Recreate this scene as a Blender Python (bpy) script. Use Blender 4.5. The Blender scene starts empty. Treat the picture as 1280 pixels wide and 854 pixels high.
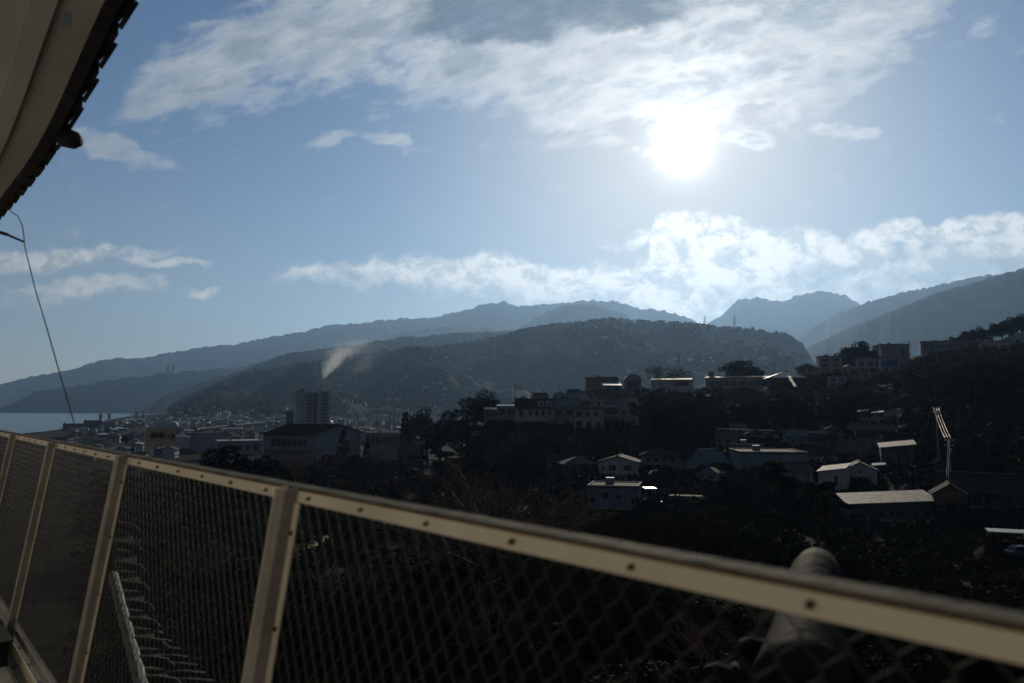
import bpy, bmesh, math, random
import numpy as np
from mathutils import Vector, Matrix
R = math.radians
random.seed(7); rng = np.random.default_rng(11)
C = bpy.context.scene
COL = C.collection

# ---------------------------------------------------------------- camera
CAMZ, HOR, F = 42.0, 510.0, 995.5           # eye height above the sea, horizon row and focal length in photo pixels
PITCH = math.atan((HOR - 427) / F)
cam = bpy.data.cameras.new('camera'); camo = bpy.data.objects.new('camera', cam); COL.objects.link(camo)
C.camera = camo
camo.location = (0, 0, CAMZ); camo.rotation_euler = (math.pi/2 + PITCH, 0, 0)
cam.sensor_width = 36; cam.lens = 28; cam.clip_start = .05; cam.clip_end = 60000
cam.dof.use_dof = True; cam.dof.focus_distance = 400; cam.dof.aperture_fstop = 2.9
cP, sP = math.cos(PITCH), math.sin(PITCH)

def ray(px, py):
    u, v = (px - 640) / F, (427 - py) / F
    return Vector((u, cP - v*sP, sP + v*cP))
def at(px, py, Y):
    d = ray(px, py); return Vector((d.x/d.y*Y, Y, CAMZ + d.z/d.y*Y))
def to_px(x, y, z):
    z = z - CAMZ
    dep = y*cP + z*sP; v = -y*sP + z*cP
    return 640 + F*x/dep, 427 - F*v/dep

# ---------------------------------------------------------------- exposure, sun and sky
C.view_settings.view_transform = 'Standard'; C.view_settings.look = 'None'
C.view_settings.exposure = 0.0; C.view_settings.gamma = 1
C.cycles.use_denoising = True
C.cycles.max_bounces = 6; C.cycles.diffuse_bounces = 4; C.cycles.glossy_bounces = 2; C.cycles.volume_bounces = 0
C.cycles.transparent_max_bounces = 12
C.cycles.sample_clamp_indirect = 2.0; C.cycles.caustics_reflective = False; C.cycles.caustics_refractive = False
sd = ray(855, 185).normalized()
S_EL, S_AZ = math.asin(sd.z), math.atan2(sd.x, sd.y)
sun = bpy.data.lights.new('sun', 'SUN'); suno = bpy.data.objects.new('sun', sun); COL.objects.link(suno)
sun.energy = 3.0; sun.angle = R(.5); sun.color = (1, .88, .70)
suno.rotation_euler = sd.to_track_quat('Z', 'Y').to_euler(); suno.location = (0, 0, 80)

W = bpy.data.worlds.new('World'); C.world = W; W.use_nodes = True
W.cycles.sampling_method = 'MANUAL'; W.cycles.sample_map_resolution = 512
NT = W.node_tree; BG = NT.nodes['Background']
class G:
    """tiny node-expression helper for one node tree"""
    def __init__(s, t): s.t = t
    def n(s, k, **kw):
        x = s.t.nodes.new(k)
        for a, b in kw.items(): setattr(x, a, b)
        return x
    def put(s, sock, v):
        if hasattr(v, 'is_output'): s.t.links.new(v, sock)
        elif v is not None: sock.default_value = v
    def m(s, op, a, b=None, c=None, clamp=False):
        x = s.n('ShaderNodeMath', operation=op, use_clamp=clamp)
        s.put(x.inputs[0], a); s.put(x.inputs[1], b); s.put(x.inputs[2], c); return x.outputs[0]
    def v(s, op, a, b=None):
        x = s.n('ShaderNodeVectorMath', operation=op)
        s.put(x.inputs[0], a); s.put(x.inputs[1], b)
        return x.outputs['Value'] if op in ('LENGTH', 'DOT_PRODUCT') else x.outputs[0]
    def mr(s, x, a, b, c=0., d=1., smooth=True):
        k = s.n('ShaderNodeMapRange', interpolation_type='SMOOTHSTEP' if smooth else 'LINEAR')
        for i, q in enumerate((x, a, b, c, d)): s.put(k.inputs[i], q)
        return k.outputs[0]
    def noise(s, vec, scale, detail=6, rough=.55, dist=0, lac=2):
        k = s.n('ShaderNodeTexNoise'); s.put(k.inputs['Vector'], vec); s.put(k.inputs['Scale'], scale)
        s.put(k.inputs['Detail'], detail); s.put(k.inputs['Roughness'], rough); s.put(k.inputs['Distortion'], dist); s.put(k.inputs['Lacunarity'], lac)
        return k.outputs['Fac']
    def mixc(s, f, a, b):
        k = s.n('ShaderNodeMix', data_type='RGBA'); s.put(k.inputs[0], f)
        for i, q in ((6, a), (7, b)): s.put(k.inputs[i], (*q, 1) if isinstance(q, tuple) and len(q) == 3 else q)
        return k.outputs[2]
    def addc(s, a, b, op='ADD', f=1.):
        k = s.n('ShaderNodeMix', data_type='RGBA', blend_type=op); s.put(k.inputs[0], f)
        for i, q in ((6, a), (7, b)): s.put(k.inputs[i], (*q, 1) if isinstance(q, tuple) and len(q) == 3 else q)
        return k.outputs[2]
    def curve(s, x, pts, x0, x1, y0, y1):
        k = s.n('ShaderNodeFloatCurve'); c = k.mapping.curves[0]
        P = [((a-x0)/(x1-x0), (b-y0)/(y1-y0)) for a, b in pts]
        while len(c.points) < len(P): c.points.new(.5, .5)
        for q, (a, b) in zip(c.points, P): q.location = (a, b)
        k.mapping.update(); s.put(k.inputs['Value'], s.mr(x, x0, x1, 0., 1., False)); return s.m('MULTIPLY_ADD', k.outputs[0], y1-y0, y0)
    def mapv(s, vec, loc=(0,0,0), rot=0, sc=(1,1,1), kind='TEXTURE'):
        k = s.n('ShaderNodeMapping', vector_type=kind); s.put(k.inputs['Vector'], vec)
        k.inputs['Location'].default_value = loc; k.inputs['Rotation'].default_value = (0, 0, rot); k.inputs['Scale'].default_value = sc
        return k.outputs[0]
    def scale_c(s, col, f):
        return s.v('SCALE', col) if False else s._sc(col, f)
    def _sc(s, col, f):
        x = s.n('ShaderNodeVectorMath', operation='SCALE'); s.put(x.inputs[0], col); s.put(x.inputs['Scale'], f); return x.outputs[0]

def build_sky():
    g = G(NT); STR = .05
    BG.inputs[1].default_value = STR
    sky = g.n('ShaderNodeTexSky', sky_type='NISHITA', sun_disc=False, sun_elevation=S_EL, sun_rotation=S_AZ, altitude=100, air_density=1.0, dust_density=.15, ozone_density=3.2).outputs[0]
    sky = g.addc(sky, (.71, .93, 1.09), 'MULTIPLY')
    tc = g.n('ShaderNodeTexCoord').outputs['Generated']
    D = g.v('NORMALIZE', tc)
    sx = g.n('ShaderNodeSeparateXYZ'); g.put(sx.inputs[0], D); x, y, z = sx.outputs
    yy = g.m('MAXIMUM', y, .05)
    p, q = g.m('DIVIDE', x, yy), g.m('DIVIDE', z, yy)
    cx = g.n('ShaderNodeCombineXYZ'); g.put(cx.inputs[0], p); g.put(cx.inputs[1], q); PQ = cx.outputs[0]
    front = g.mr(y, .08, .3)
    ang = g.m('ARCCOSINE', g.m('MINIMUM', g.v('DOT_PRODUCT', D, tuple(sd)), .99999))     # angle from the sun
    def gl(w, pw=1.): return g.m('EXPONENT', g.m('MULTIPLY', g.m('POWER', g.m('DIVIDE', ang, w), pw), -1.))
    def pq(px, py):
        d = ray(px, py); return d.x/d.y, d.z/d.y
    wob = g.noise(PQ, 9., 4, .6)
    wob2 = g.noise(g.v('ADD', PQ, (3.1, 1.7, 0)), 9., 4, .6)
    cw = g.n('ShaderNodeCombineXYZ'); g.put(cw.inputs[0], g.m('MULTIPLY', g.m('SUBTRACT', wob, .5), .10)); g.put(cw.inputs[1], g.m('MULTIPLY', g.m('SUBTRACT', wob2, .5), .07))
    PW = g.v('ADD', PQ, cw.outputs[0])
    def field(blobs, vec, core=.3):
        out = None
        for (px, py, rx, ry, rot, w) in blobs:
            a, b = pq(px, py)
            l = g.v('LENGTH', g.mapv(vec, (a, b, 0), R(rot), (rx/F, ry/F, 1)))
            f = g.mr(l, 1.15, core, 0., w)
            out = f if out is None else g.m('MAXIMUM', out, f)
        return out
    high = [(150, 192, 85, 24, -14, .85), (95, 178, 60, 20, -10, .6), (410, 168, 56, 16, 8, .85), (500, 180, 50, 14, -20, .6), (932, 181, 46, 18, -6, 1.), (1065, 170, 60, 12, -4, .7), (1225, 30, 60, 22, 25, .45)]
    low = [(70, 324, 190, 20, 3, .95), (190, 330, 120, 12, 3, .8), (90, 364, 160, 28, 4, .88), (258, 369, 50, 12, 0, .8), (790, 302, 60, 22, 10, .8), (868, 310, 44, 18, 0, .8)]
    sp = g.n('ShaderNodeSeparateXYZ'); g.put(sp.inputs[0], PW)
    wx, wy = g.m('MULTIPLY_ADD', sp.outputs[0], F, 640.), g.m('MULTIPLY_ADD', sp.outputs[1], -F, HOR)       # direction in degrees-like units
    def gq(pts): return [(640+F*pq(a, b)[0], HOR-F*pq(a, b)[1]) for a, b in pts]
    def edge_(pts): return g.curve(wx, gq(pts), -100., 1400., -200., 600.)
    hi_lo = edge_([(40, -80), (110, 60), (150, 172), (200, 172), (260, 160), (330, 135), (420, 130), (500, 142), (560, 142), (640, 160), (700, 188), (780, 200), (850, 205), (890, 178), (960, 172), (1000, 170), (1060, 145), (1100, 112), (1150, 62), (1200, 5), (1260, -80)])
    hi_up = edge_([(60, 260), (120, 180), (160, 112), (200, 50), (260, 4), (330, -20), (400, -70), (900, -120), (1100, -90), (1250, -60)])
    lo_up = edge_([(250, 420), (340, 362), (380, 336), (430, 322), (540, 318), (620, 316), (700, 326), (770, 322), (808, 312), (828, 262), (880, 266), (940, 272), (1000, 281), (1060, 282), (1100, 268), (1130, 260), (1160, 277), (1190, 260), (1240, 258), (1300, 262)])
    lo_lo = edge_([(250, 330), (360, 354), (450, 364), (560, 376), (700, 396), (900, 415), (1300, 440)])
    # high sheet: streaky, rippled
    st = g.mapv(PQ, (0, 0, 0), R(14), (1.0, .42, 1), 'TEXTURE')
    n1 = g.noise(st, 7.5, 10, .62, .25)
    n1b = g.noise(st, 30., 6, .6, .2)
    band1 = g.m('MINIMUM', g.mr(g.m('SUBTRACT', hi_lo, wy), -30., 75.), g.mr(g.m('SUBTRACT', wy, hi_up), -50., 110.))
    M1 = g.m('MAXIMUM', field(high, PW), band1)
    gap = field([(800, 165, 60, 16, -8, .75), (930, 135, 40, 10, 5, .7), (860, 92, 26, 10, 0, .6), (700, 165, 40, 10, 10, .3), (1010, 100, 60, 14, 10, .5), (950, 60, 60, 12, 0, .4)], PW, 0.)
    d1 = g.m('ADD', g.m('SUBTRACT', M1, gap), g.m('MULTIPLY', g.m('SUBTRACT', n1, .5), 2.0)); d1 = g.m('ADD', d1, g.m('MULTIPLY', g.m('SUBTRACT', n1b, .5), 1.0))
    a1 = g.mr(d1, .20, 1.25)
    # low cumulus: rounder billows
    ls = g.mapv(PQ, (0, 0, 0), 0, (1.0, .75, 1), 'TEXTURE')
    n2 = g.noise(ls, 15., 10, .6, .1)
    n2b = g.noise(ls, 55., 5, .55)
    band2 = g.m('MINIMUM', g.mr(g.m('SUBTRACT', lo_lo, wy), -22., 46.), g.mr(g.m('SUBTRACT', wy, lo_up), -9., 22.))
    M2 = g.m('MAXIMUM', field(low, PW, .1), band2)
    d2 = g.m('ADD', M2, g.m('MULTIPLY', g.m('SUBTRACT', n2, .5), 1.7)); d2 = g.m('ADD', d2, g.m('MULTIPLY', g.m('SUBTRACT', n2b, .5), .6))
    a2 = g.mr(d2, .20, .95)
    K = 1. / STR
    def kc(c): return tuple(v*K for v in c)
    # brightness of the clouds falls off away from the sun; thick parts are grey
    near = gl(R(11.)); near2 = gl(R(34.))
    base = g.mixc(near2, kc((.28, .32, .34)), kc((.80, .80, .79)))
    base = g.mixc(near, base, kc((1.22, 1.20, 1.15)))
    base = g.mixc(gl(R(5.), 1.4), base, kc((1.7, 1.66, 1.56)))
    thick1 = g.mr(g.m('ADD', g.m('MULTIPLY', g.m('SUBTRACT', g.noise(st, 13., 7, .6, .2), .5), 1.9), g.m('SUBTRACT', d1, .62)), -.15, .8)
    shade1 = g.mixc(g.m('MULTIPLY', thick1, .9), base, g.addc(base, (.42, .48, .55), 'MULTIPLY'))
    dark = field([(640, 15, 150, 44, 0, 1.), (770, 8, 150, 40, 4, 1.), (560, 28, 70, 22, 0, .7)], PW)
    dk = g.mr(g.m('ADD', dark, g.m('MULTIPLY', g.m('SUBTRACT', n1, .5), 1.7)), .0, .8)
    shade1 = g.mixc(g.m('MULTIPLY', dk, .93), shade1, kc((.10, .14, .18)))
    # low clouds: bright rims, bluish grey bellies
    belly = field([(1210, 345, 170, 62, 0, 1.), (1060, 352, 120, 40, 0, .8), (1150, 315, 90, 30, 0, .5), (940, 375, 100, 26, 0, .65), (1240, 300, 70, 18, 0, .6), (1230, 375, 160, 50, 0, 1.), (1080, 375, 110, 34, 0, .8), (700, 372, 140, 18, 0, .4), (1110, 285, 26, 16, 0, .5), (80, 335, 140, 9, 3, .7), (90, 374, 120, 10, 4, .6)], PW)
    bl = g.mr(g.m('ADD', belly, g.m('MULTIPLY', g.m('SUBTRACT', g.noise(ls, 24., 7, .6, .2), .5), 2.2)), .2, 1.15)
    lowc = g.mixc(near2, kc((.30, .33, .33)), kc((1.4, 1.36, 1.27)))
    lowc = g.mixc(g.m('MULTIPLY', g.mr(g.noise(ls, 26., 9, .66, .3), .44, .62), .8), lowc, g.addc(lowc, (.44, .51, .58), 'MULTIPLY'))
    lowc = g.mixc(g.m('MULTIPLY', bl, .75), lowc, g.mixc(near2, kc((.24, .32, .38)), kc((.30, .42, .52))))
    # blue sky with the pale aureole round the sun and a pale band near the horizon
    hz = g.m('EXPONENT', g.m('MULTIPLY', g.m('MAXIMUM', z, 0.), -7.))
    au = g.m('ADD', g.m('MULTIPLY', gl(R(.85), 1.35), 6.), g.m('ADD', g.m('MULTIPLY', gl(R(3.0)), .45), 0.))
    skyc = g.mixc(g.m('MULTIPLY', hz, .8), sky, g.mixc(near2, kc((.42, .38, .27)), kc((.60, .64, .63))))
    skyc = g.mixc(g.m('MULTIPLY', gl(R(13.), 2.), .88), skyc, kc((.70, .68, .65)))
    out = g.mixc(g.m('MULTIPLY', g.m('MULTIPLY', a1, front), .93), skyc, shade1)
    out = g.mixc(g.m('MULTIPLY', g.m('MULTIPLY', a2, front), .92), out, lowc)
    out = g.addc(out, g.scale_c(g.n('ShaderNodeRGB').outputs[0], 1), 'ADD', 0.)
    glow = g.n('ShaderNodeCombineColor'); 
    for i, c in enumerate((1., .97, .90)): g.put(glow.inputs[i], g.m('MULTIPLY', au, c*K))
    out = g.addc(out, glow.outputs[0], 'ADD')
    # added, unseen: sky dimmed overhead and behind the castle to cut ambient fill
    dim_mask = g.m('MAXIMUM', g.mr(y, .55, .05), g.mr(z, .52, .85))
    dim_sky = g.mixc(g.mr(g.noise(D, 2.2, 5, .6), .35, .65), kc((.050, .058, .068)), kc((.085, .095, .108)))
    out = g.mixc(g.m('MULTIPLY', dim_mask, .96), out, dim_sky)
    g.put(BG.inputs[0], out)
build_sky()

# ---------------------------------------------------------------- materials
def mat(name, c, rough=.9, var=.18, scale=1., spec=.15, bump=0., c2=None, metal=0., detail=4, lo=.35, hi=.65, coord='Object', alpha=None):
    m = bpy.data.materials.new(name); m.use_nodes = True
    g = G(m.node_tree); b = m.node_tree.nodes['Principled BSDF']
    b.inputs['Roughness'].default_value = rough; b.inputs['Specular IOR Level'].default_value = spec; b.inputs['Metallic'].default_value = metal
    if c2 is None: c2 = tuple(v*(1-var) for v in c); c = tuple(min(1, v*(1+var)) for v in c)
    tc = g.n('ShaderNodeTexCoord').outputs[coord]
    nz = g.noise(tc, scale, detail, .6)
    g.put(b.inputs['Base Color'], g.mixc(g.mr(nz, lo, hi), tuple(c), tuple(c2)))
    if bump:
        k = g.n('ShaderNodeBump'); k.inputs['Strength'].default_value = bump; k.inputs['Distance'].default_value = .02
        g.put(k.inputs['Height'], g.noise(tc, scale*4, 5, .6)); g.put(b.inputs['Normal'], k.outputs[0])
    if alpha is not None: b.inputs['Alpha'].default_value = alpha
    return m
M = {}
def glass(name, c, rough=.08, spec=.5):
    return mat(name, c, rough, .1, 2., spec)
M['white_wall'] = mat('white_wall', (.33, .345, .355), .9, .10, .35)
M['cream_wall'] = mat('cream_wall', (.28, .265, .23), .9, .12, .35)
M['grey_wall'] = mat('grey_wall', (.19, .205, .22), .9, .15, .35)
M['blue_wall'] = mat('blue_wall', (.13, .165, .21), .85, .12, .4)
M['brown_wall'] = mat('brown_wall', (.10, .07, .05), .9, .2, .5)
M['beige_wall'] = mat('beige_wall', (.21, .19, .16), .9, .12, .3)
M['concrete'] = mat('concrete', (.19, .187, .18), .9, .18, .4)
M['dark_wall'] = mat('dark_wall', (.055, .056, .062), .85, .2, .4)
M['tile_dark'] = mat('tile_dark', (.020, .021, .024), .9, .25, .6, .05)
M['tile_grey'] = mat('tile_grey', (.055, .059, .066), .85, .2, .5, .06)
M['tile_brown'] = mat('tile_brown', (.065, .052, .045), .9, .2, .5, .05)
M['tile_blue'] = mat('tile_blue', (.07, .095, .13), .85, .15, .5, .08)
M['roof_pale'] = mat('roof_pale', (.30, .275, .215), .7, .25, .8, .15)
M['roof_metal'] = mat('roof_metal', (.34, .345, .34), .42, .15, .5, .3)
M['roof_black'] = mat('roof_black', (.010, .0095, .011), 1., .2, .5, 0.)
M['pane'] = glass('window_glass', (.018, .022, .028))
M['frame'] = mat('window_frame', (.17, .175, .18), .6, .1, 2., .2)
M['pole'] = mat('pole_concrete', (.16, .15, .14), .85, .15, 1.)
M['steel'] = mat('galvanised_steel', (.30, .32, .34), .5, .15, 1., .4)
M['wire'] = mat('wire', (.60, .58, .54), .4, .1, 1., .6, metal=.3)
M['wire_dark'] = mat('wire_dark', (.03, .03, .032), .6, .1, 1., .2)
M['bark'] = mat('bark', (.045, .035, .028), .95, .3, 2., .05)
M['twig'] = mat('twig', (.12, .075, .055), .95, .25, 2., .05)
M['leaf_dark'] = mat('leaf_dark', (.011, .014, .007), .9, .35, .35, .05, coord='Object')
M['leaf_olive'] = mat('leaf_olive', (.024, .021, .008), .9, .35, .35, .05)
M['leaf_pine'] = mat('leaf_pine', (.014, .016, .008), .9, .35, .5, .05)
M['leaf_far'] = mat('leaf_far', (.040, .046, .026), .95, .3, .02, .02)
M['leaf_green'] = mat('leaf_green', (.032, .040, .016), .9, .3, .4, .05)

# ---------------------------------------------------------------- mesh helpers
class MB:
    def __init__(s): s.v = []; s.f = []; s.mi = []; s.mats = []
    def mi_(s, m):
        if m not in s.mats: s.mats.append(m)
        return s.mats.index(m)
    def add(s, vs, fs, m, tf=None):
        o = len(s.v); k = s.mi_(m)
        if tf is not None: vs = [tf @ Vector(v) for v in vs]
        s.v += [tuple(v) for v in vs]; s.f += [tuple(i+o for i in f) for f in fs]; s.mi += [k]*len(fs); return s
    def box(s, x0, x1, y0, y1, z0, z1, m, tf=None):
        v = [(x0,y0,z0),(x1,y0,z0),(x1,y1,z0),(x0,y1,z0),(x0,y0,z1),(x1,y0,z1),(x1,y1,z1),(x0,y1,z1)]
        return s.add(v, [(0,3,2,1),(4,5,6,7),(0,1,5,4),(1,2,6,5),(2,3,7,6),(3,0,4,7)], m, tf)
    def tube(s, pts, r, m, n=6, tf=None, cap=True):
        pts = [Vector(p) for p in pts]; rr = r if isinstance(r, (list, tuple)) else [r]*len(pts)
        vs = []; fs = []
        prev = None
        for i, p in enumerate(pts):
            t = (pts[min(i+1, len(pts)-1)] - pts[max(i-1, 0)]).normalized()
            if prev is None:
                a = t.cross(Vector((0, 0, 1)));
                if a.length < 1e-3: a = t.cross(Vector((1, 0, 0)))
            else: a = prev - t*prev.dot(t)
            a.normalize(); prev = a; b = t.cross(a)
            for k in range(n):
                w = 2*math.pi*k/n; vs.append(p + (a*math.cos(w) + b*math.sin(w))*rr[i])
        for i in range(len(pts)-1):
            for k in range(n):
                k2 = (k+1) % n; fs.append((i*n+k, i*n+k2, (i+1)*n+k2, (i+1)*n+k))
        if cap: fs += [tuple(range(n-1, -1, -1)), tuple(range((len(pts)-1)*n, len(pts)*n))]
        return s.add(vs, fs, m, tf)
    def prism(s, prof, x0, x1, m, tf=None, axis='x'):
        """closed (a, z) profile swept along x (axis x: a is y) or y (a is x)"""
        n = len(prof)
        mk = (lambda t, a, z: (t, a, z)) if axis == 'x' else (lambda t, a, z: (a, t, z))
        vs = [mk(x0, a, z) for a, z in prof] + [mk(x1, a, z) for a, z in prof]
        fs = [tuple(range(n)), tuple(range(2*n-1, n-1, -1))] + [(i, n+i, n+(i+1) % n, (i+1) % n) for i in range(n)]
        return s.add(vs, fs, m, tf)
    def build(s, name, parent=None, smooth=False, loc=None, rz=0):
        me = bpy.data.meshes.new(name); me.from_pydata(s.v, [], s.f)
        for m in s.mats: me.materials.append(M[m] if isinstance(m, str) else m)
        if len(s.mats) > 1: me.polygons.foreach_set('material_index', s.mi)
        bm = bmesh.new(); bm.from_mesh(me); bmesh.ops.recalc_face_normals(bm, faces=bm.faces); bm.to_mesh(me); bm.free()
        if smooth: me.polygons.foreach_set('use_smooth', [True]*len(me.polygons))
        return link(name, me, parent, loc, rz)
def link(name, me, parent=None, loc=None, rz=0):
    o = bpy.data.objects.new(name, me); COL.objects.link(o)
    if parent is not None: o.parent = parent
    if loc is not None: o.location = loc
    if rz: o.rotation_euler = (0, 0, rz)
    return o
def np_mesh(name, V, Fc, m, mi=None, smooth=False, parent=None):
    """V (n,3) array, Fc (k,3|4) array"""
    me = bpy.data.meshes.new(name); V = np.asarray(V, np.float32); Fc = np.asarray(Fc, np.int32); k = Fc.shape[1]
    me.vertices.add(len(V)); me.vertices.foreach_set('co', V.ravel())
    me.loops.add(Fc.size); me.loops.foreach_set('vertex_index', Fc.ravel())
    me.polygons.add(len(Fc)); me.polygons.foreach_set('loop_start', np.arange(0, Fc.size, k, dtype=np.int32))
    for q in (m if isinstance(m, (list, tuple)) else [m]): me.materials.append(M[q] if isinstance(q, str) else q)
    if mi is not None: me.polygons.foreach_set('material_index', np.asarray(mi, np.int32))
    if smooth: me.polygons.foreach_set('use_smooth', np.ones(len(Fc), bool))
    me.update(calc_edges=True); return me
def tag(o, label, cat, group=None):
    o['label'] = label; o['category'] = cat
    if group: o['group'] = group
    return o
def empty(name, loc, rz=0):
    o = bpy.data.objects.new(name, None); COL.objects.link(o); o.location = loc; o.rotation_euler = (0, 0, rz); o.empty_display_size = .3
    return o
def struct(o): o['kind'] = 'structure'; return o

# ---------------------------------------------------------------- numpy noise
_perm = rng.random((256, 256))
def vnoise(x, y):
    xi = np.floor(x).astype(int); yi = np.floor(y).astype(int); fx = x-xi; fy = y-yi
    fx = fx*fx*(3-2*fx); fy = fy*fy*(3-2*fy); a = _perm
    g = lambda i, j: a[i % 256, j % 256]
    return (g(xi, yi)*(1-fx)+g(xi+1, yi)*fx)*(1-fy) + (g(xi, yi+1)*(1-fx)+g(xi+1, yi+1)*fx)*fy
def fbm(x, y, o=5, gain=.5):
    t = 0; a = 1; n = 0
    for i in range(o): t = t + a*(vnoise(x*2**i+i*17.3, y*2**i+i*9.1)-.5); n += a; a *= gain
    return t/n*2

# ---------------------------------------------------------------- terrain height
TX = np.array([-600, -100, 200, 400, 550, 650, 750, 900, 1050, 1200, 1400, 1800.])
TY = np.array([0, 60, 120, 180, 250, 320, 400, 500, 700, 900, 1300])
TZ = np.array([
 [18]*12,
 [14, 14, 13, 13, 13, 14, 15, 16, 17, 18, 18, 18],
 [11, 11, 12, 12, 13, 16, 20, 21, 20, 21, 24, 26],
 [10, 10, 12, 13, 13, 20, 23, 25, 26, 30, 33, 36],
 [9, 9, 12, 14, 14, 28, 32, 34, 36, 44, 50, 54],
 [8, 9, 12, 14, 14, 34, 38, 43, 46, 58, 66, 70],
 [8, 8, 11, 14, 13, 35, 44, 49, 54, 69, 82, 88],
 [7, 7, 9, 12, 12, 26, 42, 50, 58, 77, 96, 104],
 [6, 6, 8, 8, 9, 13, 24, 34, 44, 64, 85, 95],
 [6, 6, 8, 8, 8, 9, 11, 17, 24, 34, 50, 60],
 [6, 6, 7, 8, 8, 8, 8, 8, 9, 12, 20, 30.]])
COAST = ([600, 1393, 2090, 4180, 5970, 6900], [-.75, -.583, -.512, -.477, -.470, -.468])
# mountain layers: crest (px, row), crest distance, foot distance, shape exponent, roughness
LAY = [
 ('far', [(-400,520),(-120,500),(0,480),(40,470),(85,462),(130,448),(180,446),(230,436),(260,432),(290,430),(330,421),(370,415),(410,406),(450,402),(500,397),(540,396),(570,388),(600,380),(630,375),(650,381),(668,381),(690,377),(740,373),(770,374),(800,384),(830,386),(860,395),(880,406),(900,415),(960,450),(1000,500)], 12500, 9000, 1.0, .5),
 ('far2', [(400,480),(470,430),(500,414),(540,408),(580,404),(640,412),(660,402),(690,384),(720,377),(750,380),(775,388),(800,402),(840,420),(900,470)], 10000, 6500, .9, .6),
 ('coast', [(-500,512),(0,511),(25,500),(46,488),(80,483),(116,478),(160,471),(198,466),(245,462),(300,457),(350,449),(420,440),(520,440),(600,505)], 7400, 6960, .8, .7),
 ('dome', [(820,470),(860,408),(885,403),(905,393),(925,373),(950,370),(980,376),(1000,367),(1030,362),(1060,367),(1085,382),(1120,400),(1180,470)], 14000, 10000, .9, .45),
 ('right2', [(940,470),(1000,417),(1050,390),(1100,371),(1140,362),(1200,350),(1300,330),(1500,300)], 9500, 6500, .8, .4),
 ('right', [(960,500),(1000,438),(1015,431),(1060,411),(1100,394),(1150,373),(1200,357),(1240,345),(1280,334),(1400,300),(1700,270)], 5600, 3900, .8, .5),
 ('mid2', [(185,512),(205,494),(250,477),(300,463),(338,447),(362,440),(408,434),(465,426),(496,421),(560,416),(640,411),(700,409),(800,430),(900,490)], 5400, 4000, .8, .8),
 ('mid', [(212,512),(232,499),(260,484),(300,470),(364,457),(395,452),(480,438),(547,434),(620,423),(660,413),(700,406),(765,400),(820,403),(870,404),(930,412),(985,418),(1003,431),(1012,450),(1030,470),(1070,500),(1200,515)], 3600, 1750, .75, 1.9),
]
PADS = []        # (x, y, z, radius): level ground under each building
def smooth(t): t = np.clip(t, 0, 1); return t*t*(3-2*t)
def ground(x, y, rough=True):
    x = np.atleast_1d(np.asarray(x, float)); y = np.atleast_1d(np.asarray(y, float))
    Y = np.maximum(y, 4.); p = x/Y; px = 640 + p*F
    # near table
    yy = np.clip(Y, 0, TY[-1]-1e-3); j = np.clip(np.searchsorted(TY, yy, 'right')-1, 0, len(TY)-2); t = (yy-TY[j])/(TY[j+1]-TY[j])
    q = np.clip(px, TX[0], TX[-1]-1e-3); i = np.clip(np.searchsorted(TX, q, 'right')-1, 0, len(TX)-2); s = (q-TX[i])/(TX[i+1]-TX[i]); s = s*s*(3-2*s)
    z = (TZ[j, i]*(1-s)+TZ[j, i+1]*s)*(1-t) + (TZ[j+1, i]*(1-s)+TZ[j+1, i+1]*s)*t
    z = z + (fbm(x/45., y/45., 3)*1.6)*np.clip((Y-40)/60, 0, 1)*np.clip((1000-Y)/500, 0, 1)
    # the town climbs gently towards the hills
    z = z + np.clip((Y-1300)/1400, 0, 1)*10
    # sea
    cp = np.interp(Y, COAST[0], COAST[1]) + .006*fbm(Y/140., Y*0+3.3, 3)
    d = (p-cp)*Y
    z = np.where((Y > 500) & (Y < 7100), np.where(d < 0, -3., np.minimum(z, .6 + np.maximum(d, 0)*.03)), z)
    # hills and mountains
    for k, (nm, cr, D, Fd, ex, rg) in enumerate(LAY):
        cx = np.array([a for a, b in cr], float); cy = np.array([b for a, b in cr], float)
        wob = fbm(px/28.+k*7, px*0+k*3.1, 4)
        Dk = D*(1+.03*wob); Fk = Fd*(1+.04*fbm(px/60.+k*3, px*0+k, 3))
        q1 = (HOR-np.interp(px, cx, cy, left=600, right=600))/F
        q1 = q1 + ((.00030*fbm(px/14.+k*5, px*0+1.7*k, 3)+.0007*fbm(px/45.+k*5, px*0+2.7*k, 2)))*rg
        q0 = -CAMZ/Fk
        tt = (Y-Fk)/(Dk-Fk)
        L_ = D*.045; ca, sa = math.cos(.5+k*.9-(k//2)*1.1), math.sin(.5+k*.9-(k//2)*1.1)
        spur = fbm((x*ca+Y*sa)/L_+k*4.7, (Y*ca-x*sa)/(L_*2.1)+k*1.3, 5)
        tq = np.clip(tt + .42*spur*rg*np.clip(tt, 0, 1)*np.clip(1-tt, 0, 1)*4*.6, 0, 1)
        q = q0 + (q1-q0)*tq**ex
        h = CAMZ + Y*q
        hc = CAMZ + Dk*q1
        h = np.where(tt > 1, hc - (Y-Dk)*.30, h)
        h = np.where((tt > 0) & (q1 > q0), h, -50)
        z = np.maximum(z, h)
    if rough:
        z = np.where(z > 30, z + np.clip((Y-1300)/800, 0, 1)*5.*fbm(x/26., y/40., 3), z)
    for (ax, ay, az, r) in PADS:
        w = np.exp(-(((x-ax)**2+(y-ay)**2)/(r*r))**2); z = z*(1-w)+az*w
    return z
def hit(px, py, y0=600., y1=9000.):
    d = ray(px, py); Y = np.geomspace(y0, y1, 400); z = CAMZ+d.z/d.y*Y; g_ = ground(d.x/d.y*Y, Y); k = np.nonzero(g_ >= z)[0]
    return float(Y[k[0]]) if len(k) else y1
def gz(x, y): return float(ground(x, y)[0])
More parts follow.
